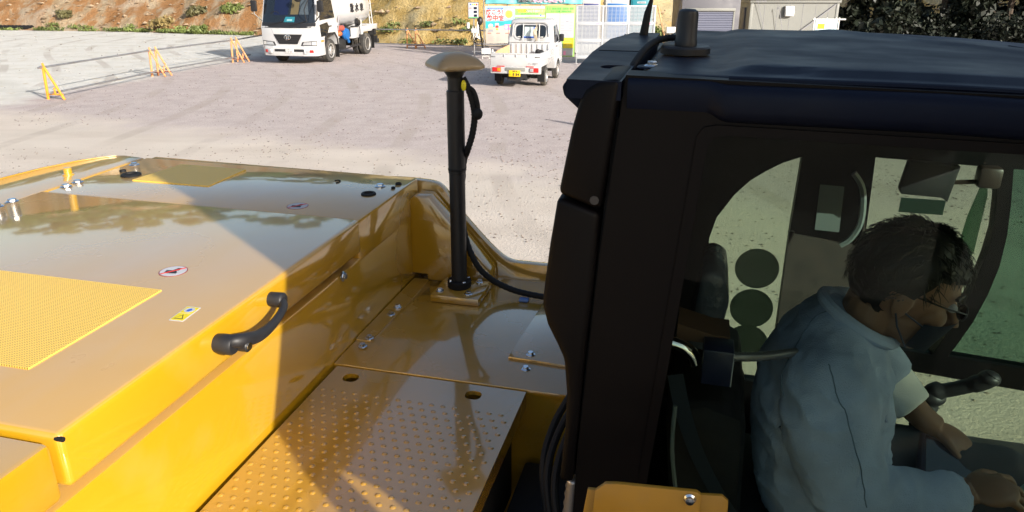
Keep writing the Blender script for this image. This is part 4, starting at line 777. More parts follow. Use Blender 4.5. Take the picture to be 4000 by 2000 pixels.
# small white pickup
pk = thing('pickup', 'small white flatbed pickup seen from behind, in front of the notice boards', 'pickup truck', (0.29, 22.50, 0), R(-13.2))
prof = [(1.22, 0.55), (1.22, 1.05), (1.24, 1.32), (1.32, 1.70), (1.42, 1.765), (1.9, 1.78), (2.12, 1.70), (2.48, 1.08), (2.60, 0.95), (2.60, 0.42), (2.2, 0.36), (2.17, 0.5), (2.05, 0.6), (1.75, 0.6), (1.63, 0.5), (1.60, 0.36), (1.3, 0.36)]
b = MB(); rows = []
for u in (-1, -0.985, -0.93, -0.5, 0, 0.5, 0.93, 0.985, 1):
    row = []
    for (y, z) in prof:
        k = 0 if abs(u) < 0.95 else (0.02 if abs(u) < 0.99 else 0.05)
        hw = 0.735 - max(0, z - 0.95) * 0.13; zz = z - (k * 0.9 if z > 1.6 else 0); row.append(b.bm.verts.new((u * hw, y + (k if y < 1.5 and z > 1.2 else -k * 0.6 if y > 2 else 0), zz)))
    rows.append(row)
for a, c in zip(rows, rows[1:]):
    for k in range(len(prof)): b.bm.faces.new((a[k], a[(k + 1) % len(prof)], c[(k + 1) % len(prof)], c[k]))
b.bm.faces.new(rows[0]); b.bm.faces.new(rows[-1][::-1]); b.build('cab', M['white'], pk, 40)
def rear(y, z): return y
# rear window with bright frame
def rpt(x, z): return (x, np.interp(z, [1.05, 1.32, 1.70], [1.22, 1.24, 1.32]), z)
def rpatch(name, outline, m, out, par, thick=0.03):
    b = MB(); va = [b.bm.verts.new((x, rpt(x, z)[1] - out, z)) for x, z in outline]; vb = [b.bm.verts.new((x, rpt(x, z)[1] + thick, z)) for x, z in outline]; n = len(outline)
    b.bm.faces.new(va); b.bm.faces.new(vb[::-1])
    for i in range(n): b.bm.faces.new((va[i], va[(i + 1) % n], vb[(i + 1) % n], vb[i]))
    return b.build(name, m, par, 40)
rpatch('window_surround', rr(-0.52, 0.52, 1.19, 1.66, 0.14), M['white'], 0.02, pk); rw = rpatch('rear_window', rr(-0.46, 0.46, 1.235, 1.61, 0.11), M['darkglass'], 0.028, pk)
rpatch('see_through_board', [(-0.2, 1.27), (0.2, 1.27), (0.2, 1.56), (-0.2, 1.56)], mat('window_board_view', (0.42, 0.50, 0.52), 0.4), 0.031, rw)
rpatch('see_through_frame', [(-0.22, 1.25), (0.22, 1.25), (0.22, 1.285), (-0.22, 1.285)], M['inkblue'], 0.033, rw); rpatch('see_through_frame', [(0.08, 1.27), (0.11, 1.27), (0.11, 1.56), (0.08, 1.56)], M['inkblue'], 0.034, rw)
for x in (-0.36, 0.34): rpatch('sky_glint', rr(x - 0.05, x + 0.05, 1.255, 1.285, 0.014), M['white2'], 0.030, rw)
for x in (-0.23, 0.26): MB().tube([(x, 1.14, 1.16), (x, 1.24, 1.66)], 0.016, 8).build('guard_bar', M['white'], pk)
MB().tube([(-0.62, 1.16, 1.13), (0.62, 1.16, 1.13)], 0.022, 8).build('guard_bar', M['white'], pk)
MB().tube([(-0.56, 1.2, 1.30), (-0.54, 1.24, 1.62), (-0.45, 1.25, 1.69), (0.45, 1.25, 1.69), (0.54, 1.24, 1.62), (0.56, 1.2, 1.30)], 0.022, 8).build('roof_lip', M['white'], pk)
MB().bx(-0.66, 0.66, 1.17, 1.215, 0.64, 1.10, 0.01).build('bulkhead', M['white'], pk)
for k in range(8): x = -0.56 + 0.16 * k; MB().bx(x - 0.035, x + 0.035, 1.145, 1.18, 0.66, 1.07, 0.014).build('bulkhead_rib', M['white'], pk)
# bed
MB().bx(-0.70, 0.70, -0.80, 1.16, 0.58, 0.65, 0.005).build('bed_floor', M['white'], pk)
for s in (-1, 1):
    MB().bx(min(s * 0.675, s * 0.715), max(s * 0.675, s * 0.715), -0.78, 1.16, 0.62, 0.945, 0.012).build('side_gate', M['white'], pk)
    MB().bx(min(s * 0.66, s * 0.725), max(s * 0.66, s * 0.725), -0.79, 1.16, 0.925, 0.96, 0.008).build('gate_rail', M['white'], pk); MB().bx(min(s * 0.715, s * 0.722), max(s * 0.715, s * 0.722), -0.7, 1.1, 0.74, 0.77).build('gate_crease', M['white'], pk)
MB().bx(-0.715, 0.715, -0.845, -0.805, 0.60, 0.945, 0.012).build('tailgate', M['white'], pk); MB().bx(-0.72, 0.72, -0.855, -0.80, 0.925, 0.962, 0.01).build('tailgate_rail', M['white'], pk)
for x in (-0.32, 0.02, 0.34): MB().bx(x - 0.015, x + 0.015, -0.868, -0.84, 0.86, 0.93, 0.006).build('rope_hook', M['white'], pk)
for s in (-1, 1): MB().bx(s * 0.64 - 0.07, s * 0.64 + 0.07, -0.865, -0.84, 0.855, 0.88, 0.005).build('tailgate_latch', M['galv'], pk)
lettering('HIJET', 0.075, wall_M(0.555, -0.848, 0.68), M['inkgrey'], pk, bold=0.001); b = MB(); b.tube([(0.40 + 0.035 * math.cos(a), -0.848, 0.68 + 0.022 * math.sin(a)) for a in np.linspace(0, 2 * PI, 15)], 0.006, 5); b.build('badge', M['inkgrey'], pk)
MB().bx(-0.72, 0.72, -0.86, -0.72, 0.40, 0.60, 0.02).build('rear_sill', M['white'], pk); MB().bx(-0.30, 0.28, -0.872, -0.85, 0.475, 0.575, 0.008).build('plate_recess', M['container'], pk)
for s in (-1, 1):
    lp = MB().bx(s * 0.54 - 0.125, s * 0.54 + 0.125, -0.885, -0.85, 0.45, 0.575, 0.01).build('tail_lamp', M['red'], pk); MB().bx(s * 0.54 - 0.12 if s > 0 else s * 0.54 + 0.02, s * 0.54 - 0.02 if s > 0 else s * 0.54 + 0.12, -0.892, -0.884, 0.465, 0.56, 0.004).build('turn_lens', M['amber'] if s < 0 else M['lamp'], lp)
    MB().bx(s * 0.42 - 0.11, s * 0.42 + 0.11, -0.872, -0.85, 0.592, 0.615, 0.004).build('reflector', M['red'], pk)
pl = MB().bx(-0.18, 0.15, -0.90, -0.885, 0.33, 0.50, 0.004).build('number_plate', M['plate_y'], pk)
lettering('8 84', 0.11, wall_M(0.025, -0.902, 0.385), M['ink'], pl, bold=0.002); lettering('わ', 0.035, wall_M(-0.145, -0.902, 0.385), M['ink'], pl); lettering('島根 480', 0.04, wall_M(0.0, -0.902, 0.47), M['ink'], pl)
b = MB(); b.bx(-0.5, 0.5, -0.7, 1.2, 0.34, 0.56); b.bx(-0.62, 0.62, -0.06, 0.06, 0.2, 0.3); b.bx(-0.25, 0.3, -0.8, -0.5, 0.22, 0.42); b.bx(-0.6, 0.6, 1.5, 2.4, 0.25, 0.5); b.tube([(0.3, -0.85, 0.26), (0.3, -0.3, 0.26)], 0.03, 8); b.build('chassis', M['under'], pk)
for s in (-1, 1):
    wheel(pk, s * 0.655, 0, 0.265, 0.15, 0.165, False, s, bolts=4); wheel(pk, s * 0.655, 1.9, 0.265, 0.15, 0.165, False, s, bolts=4)
    MB().bx(s * 0.63 - 0.10, s * 0.63 + 0.10, -0.36, -0.345, 0.14, 0.45).build('mudflap', M['rubber'], pk)
    b = MB(); pts = [(1.46, 1.10), (1.50, 1.58), (1.95, 1.60), (2.36, 1.14)]; hx_ = lambda z: s * (0.735 - max(0, z - 0.95) * 0.13)
    va = [b.bm.verts.new((hx_(z) + s * 0.006, y, z)) for y, z in pts]; vb = [b.bm.verts.new((hx_(z) - s * 0.03, y, z)) for y, z in pts]; b.bm.faces.new(va); b.bm.faces.new(vb[::-1])
    for i in range(4): b.bm.faces.new((va[i], va[(i + 1) % 4], vb[(i + 1) % 4], vb[i]))
    b.build('door_window', M['darkglass'], pk)
    MB().bx(s * 0.80 - 0.075, s * 0.80 + 0.075, 2.02, 2.08, 1.10, 1.32, 0.03).build('mirror', M['darkplastic'], pk); MB().tube([(s * 0.72, 2.1, 1.08), (s * 0.79, 2.06, 1.15)], 0.02, 6).build('mirror_arm', M['trim'], pk)
    MB().bx(s * 0.737 - 0.005, s * 0.737 + 0.005, 1.40, 1.406, 0.6, 1.6).build('door_seam', M['inkgrey'], pk); MB().bx(s * 0.738 - 0.012, s * 0.738 + 0.012, 1.5, 1.62, 0.98, 1.01, 0.005).build('door_handle', M['trim'], pk)
MB().tube([(0.20, 1.1, 1.67), (0.21, 1.08, 1.5)], 0.012, 5).build('lashing', M['rope'], pk)
o = MB().prism([(-0.78, 0.70), (1.1, 0.70), (1.1, 1.04), (-0.35, 0.99), (-0.78, 0.90)], 'x', -0.655, -0.63).build('plywood_sheet', M['wood']); o.location = pk.location; o.rotation_euler = pk.rotation_euler; tag(o, 'orange brown plywood sheet standing along the left side of the pickup bed', 'plywood')
b = MB(); b.ball((0.34, 1.02, 0.78), (0.15, 0.12, 0.14), 12); b.ball((0.27, 1.0, 0.85), (0.09, 0.08, 0.09), 10); o = b.build('work_bag', M['cloth_b']); o.location = pk.location; o.rotation_euler = pk.rotation_euler; tag(o, 'black bag lying in the pickup bed against the cab', 'bag')
b = MB(); b.ball((0.28, 0.55, 0.69), (0.22, 0.2, 0.06), 12); b.ball((0.36, 0.75, 0.74), (0.1, 0.1, 0.07), 10); o = b.build('crumpled_cloth', M['cloth_w']); o.location = pk.location; o.rotation_euler = pk.rotation_euler; tag(o, 'crumpled pale grey cloth lying in the pickup bed by the right gate', 'cloth')
b = MB(); random.seed(5)
for k in range(14): b.tube(smoothpath([(0.19 + random.uniform(-.02, .02), 1.10, 1.56), (0.15 + random.uniform(-.04, .06), 1.06 - random.random() * .03, 1.42), (0.16 + random.uniform(-.03, .06), 1.08, 1.27), (0.2, 1.1, 1.16 + random.random() * .1)], 4), 0.012, 5)
o = b.build('rope_bundle', M['rope']); o.location = pk.location; o.rotation_euler = pk.rotation_euler; tag(o, 'bundle of tan rope hanging on the guard bar behind the pickup window', 'rope')
# ------------------------------------------------------------------ excavator (x forward, y to its left, z up; origin of these numbers at eye height above the deck)
EROT = Euler((R(1.366), R(0.63), R(-14.259)), 'XYZ'); Q0 = Vector((-0.6, 1.1, -2.79))
ex = thing('excavator', 'yellow excavator with black cab filling the foreground, engine hood and walkway beside the cab', 'excavator')
ex.rotation_euler = EROT; ex.location = Vector((0, 0, CAM_H)) + EROT.to_matrix() @ Q0
OFF = Q0
Y, K = M['yellow'], M['black']
hood = MB().bx(-1.935, -0.895, -0.35, 2.268, -2.0, -0.78, 0.006).build('engine_housing', Y, ex)
MB().bx(-1.938, -0.893, 1.806, 2.268, -0.79, -0.667, 0.010).build('rear_top_panel', Y, ex)
lid = MB().bx(-1.935, -0.884, 0.752, 1.798, -0.757, -0.659, 0.011, seg=3).build('engine_hood', Y, ex)
MB().bx(-1.935, -0.886, -0.35, 0.740, -0.765, -0.664, 0.010).build('front_top_panel', Y, ex)
MB().cyl((-0.879, 0.756, -0.668), (-0.893, 0.756, -0.668), 0.004, n=8).build('hinge_pin', M['rubber'], ex)
cw = [(-1.9395, 2.270), (-2.03, 2.283), (-2.085, 2.268), (-2.125, 2.225), (-2.158, 2.17), (-2.20, 2.05), (-2.222, 1.9), (-2.245, 1.5), (-2.255, 1.0), (-2.26, -0.35), (-1.9395, -0.35)]
cwt = MB().prism(cw, 'z', -2.2, -0.667, 0.016, seg=3).build('counterweight', Y, ex)
MB().tube([(x + 0.028, y - 0.012, -0.6665) for x, y in cw[2:10]], 0.002, 8).build('edge_bead', Y, cwt)
# perforated grilles in the hood
def perforated():
    m = bpy.data.materials.new('perforated_sheet'); m.use_nodes = True; n = m.node_tree; b = n.nodes['Principled BSDF']; L = n.links; b.inputs['Roughness'].default_value = 0.4
    tc = n.nodes.new('ShaderNodeTexCoord'); mp = n.nodes.new('ShaderNodeMapping'); mp.inputs['Scale'].default_value = (1, 1, 0); L.new(tc.outputs['Object'], mp.inputs[0])
    v = n.nodes.new('ShaderNodeTexVoronoi'); v.inputs['Scale'].default_value = 185; v.inputs['Randomness'].default_value = 0.0; L.new(mp.outputs[0], v.inputs['Vector'])
    mr = n.nodes.new('ShaderNodeMapRange'); mr.inputs[1].default_value = 0.20; mr.inputs[2].default_value = 0.30; L.new(v.outputs['Distance'], mr.inputs[0])
    mx = n.nodes.new('ShaderNodeMix'); mx.data_type = 'RGBA'; mx.inputs[6].default_value = (0.22, 0.13, 0.02, 1); mx.inputs[7].default_value = (0.80, 0.52, 0.09, 1); L.new(mr.outputs[0], mx.inputs[0]); L.new(mx.outputs[2], b.inputs['Base Color'])
    bp = n.nodes.new('ShaderNodeBump'); bp.inputs['Distance'].default_value = 0.003; bp.inputs['Strength'].default_value = 1; L.new(mr.outputs[0], bp.inputs['Height']); L.new(bp.outputs[0], b.inputs['Normal']); return m
PF = perforated()
MB().prism([(-1.085, 0.90), (-1.085, 1.245), (-1.70, 1.245), (-1.70, 0.90)], 'z', -0.660, -0.6562).build('hood_grille', PF, lid)
MB().prism([(-1.77, 1.99), (-1.745, 2.205), (-1.49, 2.20), (-1.49, 1.99)], 'z', -0.668, -0.6642).build('rear_grille', PF, ex)
def bolt(p, nrm='z', r=0.013, parent=None, hk=0.6):
    b = MB(); h = r * hk; prof = [(r, 0), (r, 0.0016), (r * 0.78, 0.0034)]; Mx = Matrix.Translation(p)
    if nrm == 'x': Mx = Mx @ Matrix.Rotation(PI / 2, 4, 'Y')
    b.lathe(prof + [(0.001, 0.0034)], (0, 0, 0), 20, Mx)
    b.lathe([(r * 0.66, 0.002), (r * 0.66, h), (r * 0.58, h + 0.0012), (0.001, h + 0.0012)], (0, 0, 0), 6, Mx @ Matrix.Rotation(random.random(), 4, 'Z'))
    return b.build('bolt', M['zinc'], parent or ex, 25)
for x, y in ((-1.901, 2.159), (-1.921, 1.924), (-1.918, 1.873), (-1.925, 1.682), (-1.923, 1.63), (-0.971, 2.136)): bolt((x, y, -0.6665 if y > 1.8 else -0.6585), 'z', 0.0175, None, 0.42)
MB().lathe([(0.018, 0), (0.018, 0.003), (0.013, 0.004), (0.013, 0.022), (0.011, 0.024), (0.001, 0.024)], (-2.024, 1.996, -0.667), 18).build('filler_plug', Y, ex)
def grommet(x, y, r, z=-0.667):
    MB().lathe([(r, 0), (r, 0.003), (r * 0.9, 0.006), (r * 0.62, 0.006), (r * 0.55, 0.0015), (0.001, 0.001)], (x, y, z), 26).build('grommet', M['rubber'], ex)
for x, y, r in ((-1.818, 2.042, 0.032), (-1.878, 2.076, 0.011), (-0.969, 2.044, 0.023), (-0.923, 2.171, 0.010), (-0.921, 2.123, 0.0065)): grommet(x, y, r)
MB().tube([(-1.128 + 0.011 * math.cos(a), 2.146 + 0.018 * math.sin(a), -0.666) for a in np.linspace(-0.9, 2.6, 12)], 0.0022, 5).build('lifting_loop', M['rubber'], ex)
# warning stickers: no stepping (a ring with a bar over a boot), yellow triangle label
def sticker(x, y, z, r, a):
    Mx = Matrix.Translation((x, y, z)) @ Matrix.Rotation(a, 4, 'Z'); s = MB().lathe([(r, 0), (r, 0.0006), (0.0005, 0.0006)], (0, 0, 0), 32, Mx).build('no_step_sticker', mat('sign_red', (0.22, 0.02, 0.03), 0.5), ex)
    MB().lathe([(r * 0.93, 0.0006), (r * 0.93, 0.0010), (0.0005, 0.001)], (0, 0, 0), 32, Mx).build('sticker_face', M['paper'], s)
    MB().prism([(-0.45 * r, 0.5 * r), (0.1 * r, 0.55 * r), (0.12 * r, 0.1 * r), (0.55 * r, -0.12 * r), (0.55 * r, -0.42 * r), (0.12 * r, -0.35 * r), (0.05 * r, -0.2 * r), (-0.2 * r, -0.4 * r), (-0.45 * r, -0.4 * r)], 'z', 0.001, 0.0014, 0, Mx).build('boot_sign', M['ink'], s)
    MB().prism([(-0.07 * r, -0.9 * r), (0.07 * r, -0.9 * r), (0.07 * r, 0.9 * r), (-0.07 * r, 0.9 * r)], 'z', 0.0014, 0.0018, 0, Mx @ Matrix.Rotation(R(45), 4, 'Z')).build('bar_sign', M['inkred'], s)
sticker(-1.119, 1.882, -0.667, 0.031, R(100)); sticker(-1.131, 1.345, -0.659, 0.031, R(100))
Mx = Matrix.Translation((-0.965, 1.160, -0.659)) @ Matrix.Rotation(R(4), 4, 'Z') @ Matrix.Diagonal((0.72, 0.72, 1, 1))
s = MB().prism(rr(-0.022, 0.022, -0.045, 0.045, 0.004), 'z', 0, 0.0006, 0, Mx).build('warning_sticker', M['paper'], ex)
MB().prism([(-0.019, -0.041), (0.019, -0.041), (0.019, 0.0), (-0.019, 0.0)], 'z', 0.0006, 0.001, 0, Mx).build('sticker_field', M['inkyellow'], s); MB().prism([(-0.019, 0.003), (0.019, 0.003), (0.019, 0.041), (-0.019, 0.041)], 'z', 0.0006, 0.001, 0, Mx).build('sticker_field', M['inkyellow'], s)
MB().prism([(-0.014, -0.034), (0.014, -0.034), (0, -0.007)], 'z', 0.001, 0.0013, 0, Mx).build('triangle_sign', M['ink'], s); MB().prism([(-0.010, -0.031), (0.010, -0.031), (0, -0.012)], 'z', 0.0013, 0.0016, 0, Mx).build('triangle_sign', M['inkyellow'], s)
MB().lathe([(0.015, 0.001), (0.015, 0.0013), (0.0003, 0.0013)], (0, 0.022, 0), 20, Mx).build('round_sign', M['paper'], s); MB().prism([(-0.006, 0.012), (0.004, 0.012), (0.008, 0.022), (0.002, 0.032), (-0.005, 0.024)], 'z', 0.0013, 0.0016, 0, Mx).build('round_sign', M['inkblue'], s)
# hood handle: black curved lever on the lid's side
hp = smoothpath([(-0.876, 1.134, -0.700), (-0.850, 1.140, -0.695), (-0.838, 1.160, -0.700), (-0.834, 1.205, -0.712), (-0.834, 1.255, -0.712), (-0.838, 1.300, -0.704), (-0.846, 1.324, -0.697), (-0.872, 1.337, -0.694)], 5)
b = MB(); b.tube(hp, [0.0115 + 0.003 * math.sin(i * 0.18) for i in range(len(hp))], 14); b.lathe([(0.019, -0.012), (0.0205, 0.0), (0.0205, 0.022), (0.017, 0.027), (0.001, 0.027)], (0, 0, 0), 20, Matrix.Translation((-0.872, 1.138, -0.702)) @ Matrix.Rotation(PI / 2, 4, 'Y')); b.lathe([(0.016, -0.01), (0.0175, 0.02), (0.014, 0.024), (0.001, 0.024)], (0, 0, 0), 20, Matrix.Translation((-0.874, 1.335, -0.694)) @ Matrix.Rotation(PI / 2, 4, 'Y'))
hd = b.build('handle', M['darkplastic'], lid, 50)
# keyhole lock under the handle is a part of the same lid
MB().lathe([(0.012, 0), (0.012, 0.018), (0.010, 0.020), (0.001, 0.020)], (0, 0, 0), 20, Matrix.Translation((-0.846, 1.156, -0.711)) @ Matrix.Rotation(PI / 2, 4, 'Y')).build('lock', M['darkplastic'], lid); MB().lathe([(0.008, 0), (0.008, 0.002), (0.0005, 0.002)], (0, 0, 0), 16, Matrix.Translation((-0.826, 1.156, -0.711)) @ Matrix.Rotation(PI / 2, 4, 'Y')).build('lock_face', M['chrome'], lid)
bolt((-0.892, 1.690, -0.785), 'x', 0.014)
# left side skirt, bracket, deck
sk = [(-1.93, -2.2), (-1.93, -0.674), (-1.03, -0.680)] + [(p.x, p.z) for p in smoothpath([(-1.02, 0, -0.688), (-1.0, 0, -0.680), (-0.87, 0, -0.680), (-0.815, 0, -0.698), (-0.77, 0, -0.76), (-0.69, 0, -0.850), (-0.628, 0, -0.910), (-0.585, 0, -0.936), (-0.52, 0, -0.940), (-0.30, 0, -0.938)], 5)] + [(-0.16, -0.938), (-0.16, -2.2)]
MB().prism(sk, 'y', 2.275, 2.306, 0.003).build('side_skirt', M['yellow2'], ex)
MB().prism([(-0.900, -0.725), (-0.882, -0.706), (-0.832, -0.706), (-0.625, -0.945), (-0.622, -0.998), (-0.845, -0.998), (-0.845, -0.978), (-0.900, -0.978)], 'y', 2.19, 2.262, 0.007).build('corner_bracket', M['yellow2'], ex)
MB().bx(-0.906, -0.876, 2.240, 2.268, -0.978, -0.742, 0.003).build('rubber_seal', M['rubber'], ex)
dk = MB().bx(-0.893, -0.16, 1.600, 2.276, -1.018, -1.0, 0.004).build('deck_plate', M['yellow2'], ex)
MB().bx(-0.892, -0.16, 1.604, 2.274, -1.75, -1.018).build('deck_frame', M['yellow2'], ex)
MB().prism([(-0.892, 1.735), (-0.847, 1.735), (-0.832, 1.985), (-0.846, 2.19), (-0.892, 2.19)][0:2] + [(-0.838, 1.985), (-0.838, 2.19), (-0.892, 2.19)], 'z', -1.0, -0.9955).build('cover_strip', M['yellow2'], dk)
MB().prism([(-0.448, 1.738), (-0.20, 1.725), (-0.20, 2.13), (-0.427, 2.13)], 'z', -1.0, -0.991, 0.002).build('cover_plate', M['yellow2'], dk)
for x, y in ((-0.858, 2.212), (-0.858, 1.961), (-0.857, 1.908), (-0.856, 1.749), (-0.854, 1.699), (-0.392, 1.763), (-0.390, 1.699)): bolt((x, y, -0.9955 if x < -0.5 else -0.991 if y > 1.74 else -1.0))
# walkway plate with embossed studs and two slots
wk = MB(); wk.holed([(-0.879, 0.35), (-0.364, 0.35), (-0.364, 1.594), (-0.879, 1.594)], [rr(-0.838, -0.797, 1.527, 1.566, 0.016)[::-1], rr(-0.508, -0.467, 1.527, 1.566, 0.016)[::-1]], 'z', -1.003, -1.015)
wk = wk.build('walkway_plate', M['yellow2'], ex)
b = MB(); st = []
for i in range(42):
    y = 1.478 - i * 0.0262
    for j in range(18):
        x = -0.862 + j * 0.0290 + (0.0145 if i % 2 else 0) - i * 0.0004
        if x > -0.375: continue
        if random.random() < 0.995: st.append((x, y))
for x, y in st: b.lathe([(0.0068, 0), (0.0056, 0.0013), (0.0032, 0.0025), (0.0008, 0.0028)], (x, y, -1.0032), 8)
b.build('studs', M['yellow2'], wk, 60)
MB().bx(-0.879, -0.40, 0.3, 1.59, -1.32, -1.10).build('walkway_frame', M['under'], ex); MB().bx(-0.85, -0.78, 1.5, 1.58, -1.06, -1.05).build('slot_backing', M['yellow2'], wk); MB().bx(-0.52, -0.45, 1.5, 1.58, -1.06, -1.05).build('slot_backing', M['yellow2'], wk)
MB().bx(-0.372, -0.364, 0.35, 1.594, -1.05, -1.012).build('walkway_edge', M['yellow2'], wk)
# positioning mast
MB().bx(-0.778, -0.620, 2.033, 2.182, -1.0, -0.975, 0.005).build('mast_base_plate', M['yellow2'], ex)
for x, y in ((-0.758, 2.070), (-0.662, 2.067), (-0.655, 2.168), (-0.748, 2.168)): bolt((x, y, -0.975), 'z', 0.013)
mx, my = -0.708, 2.118
ms = MB().lathe([(0.0245, -0.975), (0.0245, -0.60), (0.0262, -0.598), (0.0262, -0.585), (0.0262, -0.45), (0.0262, -0.354), (0.022, -0.350), (0.022, -0.318), (0.0222, -0.312), (0.030, -0.300), (0.046, -0.286), (0.03, -0.285)], (mx, my, 0), 28).build('positioning_mast', M['darkplastic'], ex)
MB().lathe([(0.036, -0.975), (0.038, -0.972), (0.038, -0.953), (0.034, -0.950), (0.026, -0.95)], (mx, my, 0), 28).build('mast_flange', M['rubber'], ms)
for k in range(4): a = R(45 + 90 * k); bolt((mx + 0.031 * math.cos(a), my + 0.031 * math.sin(a), -0.951), 'z', 0.006, ms)
MB().lathe([(0.0257, -0.592), (0.0272, -0.590), (0.0272, -0.584), (0.0257, -0.582)], (mx, my, 0), 24).build('cable_tie', M['rubber'], ms)
# antenna: square shell with rounded corners and a domed top
hs = 0.073; ang = R(38); b = MB(); rings = []
for sc_, z in ((0.90, -0.289), (1.0, -0.284), (1.0, -0.278), (0.97, -0.273), (0.80, -0.260), (0.55, -0.249), (0.3, -0.2435), (0.02, -0.242)):
    ring = []
    for k in range(40):
        a = 2 * PI * k / 40; e = 0.30 if sc_ > 0.7 else 0.55; cx = math.copysign(abs(math.cos(a)) ** e, math.cos(a)); cy = math.copysign(abs(math.sin(a)) ** e, math.sin(a))
        x, y = cx * hs * sc_, cy * hs * sc_; ring.append(b.bm.verts.new((mx + x * math.cos(ang) - y * math.sin(ang), my + x * math.sin(ang) + y * math.cos(ang), z)))
    rings.append(ring)
for a_, c_ in zip(rings, rings[1:]):
    for k in range(40): b.bm.faces.new((a_[k], a_[(k + 1) % 40], c_[(k + 1) % 40], c_[k]))
b.bm.faces.new(rings[0][::-1]); b.bm.faces.new(rings[-1]); an = b.build('antenna', M['brass'], ms, 30)
b = MB()
for sx_, sy_ in ((1, 1), (-1, 1), (1, -1), (-1, -1)):
    x, y = sx_ * hs * 0.70, sy_ * hs * 0.70; b.lathe([(0.003, 0), (0.003, 0.003), (0.0003, 0.003)], (mx + x * math.cos(ang) - y * math.sin(ang), my + x * math.sin(ang) + y * math.cos(ang), -0.2630), 8)
b.build('screws', M['rubber'], an)
def corrugated(pts, r, k=7):
    P = smoothpath(pts, k); return P, [r if i % 2 else r * 0.86 for i in range(len(P))]
cab_pts = [(mx + 0.024, my, -0.315), (mx + 0.040, my, -0.345), (mx + 0.054, my, -0.39), (mx + 0.058, my, -0.43), (mx + 0.050, my, -0.48), (mx + 0.034, my, -0.53), (mx + 0.010, my + 0.036, -0.58), (mx + 0.0, my + 0.040, -0.72), (mx + 0.012, my + 0.036, -0.82), (-0.655, 2.135, -0.90), (-0.61, 2.145, -0.950), (-0.545, 2.14, -0.975), (-0.47, 2.13, -0.983), (-0.36, 2.12, -0.984), (-0.2, 2.1, -0.985)]
P, rs = corrugated(cab_pts, 0.0105, 9); MB().tube(P, rs, 10).build('mast_cable', M['rubber'], ex, 80)
MB().tube(smoothpath([(mx + 0.032, my, -0.335), (mx + 0.058, my - 0.005, -0.350), (mx + 0.070, my - 0.005, -0.385), (mx + 0.072, my - 0.005, -0.41)], 5), 0.006, 8).build('small_cable', M['rubber'], ms); MB().ball((mx + 0.070, my - 0.01, -0.415), (0.016, 0.013, 0.018), 14).build('connector', M['rubber'], ms)
MB().ball((mx + 0.030, my - 0.012, -0.335), (0.008, 0.006, 0.016), 12).build('yellow_tag', mat('yellow_tag', (0.75, 0.65, 0.02), 0.5), ms)
MB().bx(-0.508, -0.478, 2.10, 2.125, -0.999, -0.99, 0.003).build('cable_clip', mat('clip_blue', (0.1, 0.18, 0.4), 0.4), dk)

# ---- cab
cf = MB(); YN, YF = 1.10, 2.08
wout = [(-0.112, -0.150), (1.02, -0.165), (1.05, -0.30), (1.05, -1.62), (-0.180, -1.62), (-0.158, -0.80), (-0.137, -0.43)]
whole = [(p[0], p[1]) for p in [(0.925, -0.23), (0.03, -0.222), (0.012, -0.226), (0.004, -0.24), (-0.006, -0.374), (-0.022, -0.594), (-0.039, -0.816), (-0.055, -1.05), (-0.05, -1.09), (0.92, -1.11)]]
cf.holed(wout, [whole], 'y', YN, YN + 0.055); cab = cf.build('cab', K, ex)
MB().holed([(p[0] + (0.01 if p[0] < 0.5 else -0.005) * -1, p[1] + (0.008 if p[1] > -0.6 else -0.008)) for p in whole], [[(p[0] + (0.006 if p[0] < 0.5 else -0.006), p[1] - (0.006 if p[1] > -0.6 else -0.006)) for p in whole]], 'y', YN - 0.004, YN + 0.01).build('window_seal', K, cab)
MB().prism([(p[0] + (0.003 if p[0] < 0.5 else -0.003), p[1]) for p in whole], 'y', YN + 0.012, YN + 0.017).build('side_window', M['win_near'], cab)
# header bulge over the window, with the notch at its rear end
hb = [(YN + 0.01, -0.157), (YN - 0.004, -0.158), (YN - 0.013, -0.163), (YN - 0.0165, -0.172), (YN - 0.0165, -0.192), (YN - 0.012, -0.203), (YN - 0.001, -0.210), (YN + 0.01, -0.211)]
he = [(YN + 0.01, -0.153), (YN - 0.002, -0.154), (YN - 0.006, -0.158), (YN - 0.007, -0.164), (YN - 0.007, -0.172), (YN - 0.005, -0.186), (YN - 0.0005, -0.197), (YN + 0.01, -0.199)]
b = MB(); rings = []
for x, k in ((-0.108, 0), (-0.02, 0), (0.002, 0.02), (0.012, 0.25), (0.020, 0.65), (0.030, 0.95), (0.045, 1.0), (0.3, 1.0), (0.65, 1.0), (1.02, 1.0)):
    dz = -0.04 * max(0, (x - 0.25) / 0.8) ** 2; rings.append([b.bm.verts.new((x, p[0] * (1 - k) + q[0] * k, p[1] * (1 - k) + q[1] * k + dz)) for p, q in zip(he, hb)])
for a_, c_ in zip(rings, rings[1:]):
    for k in range(8): b.bm.faces.new((a_[k], a_[(k + 1) % 8], c_[(k + 1) % 8], c_[k]))
b.bm.faces.new(rings[0]); b.bm.faces.new(rings[-1][::-1]); b.build('header', M['roof'], cab, 50)
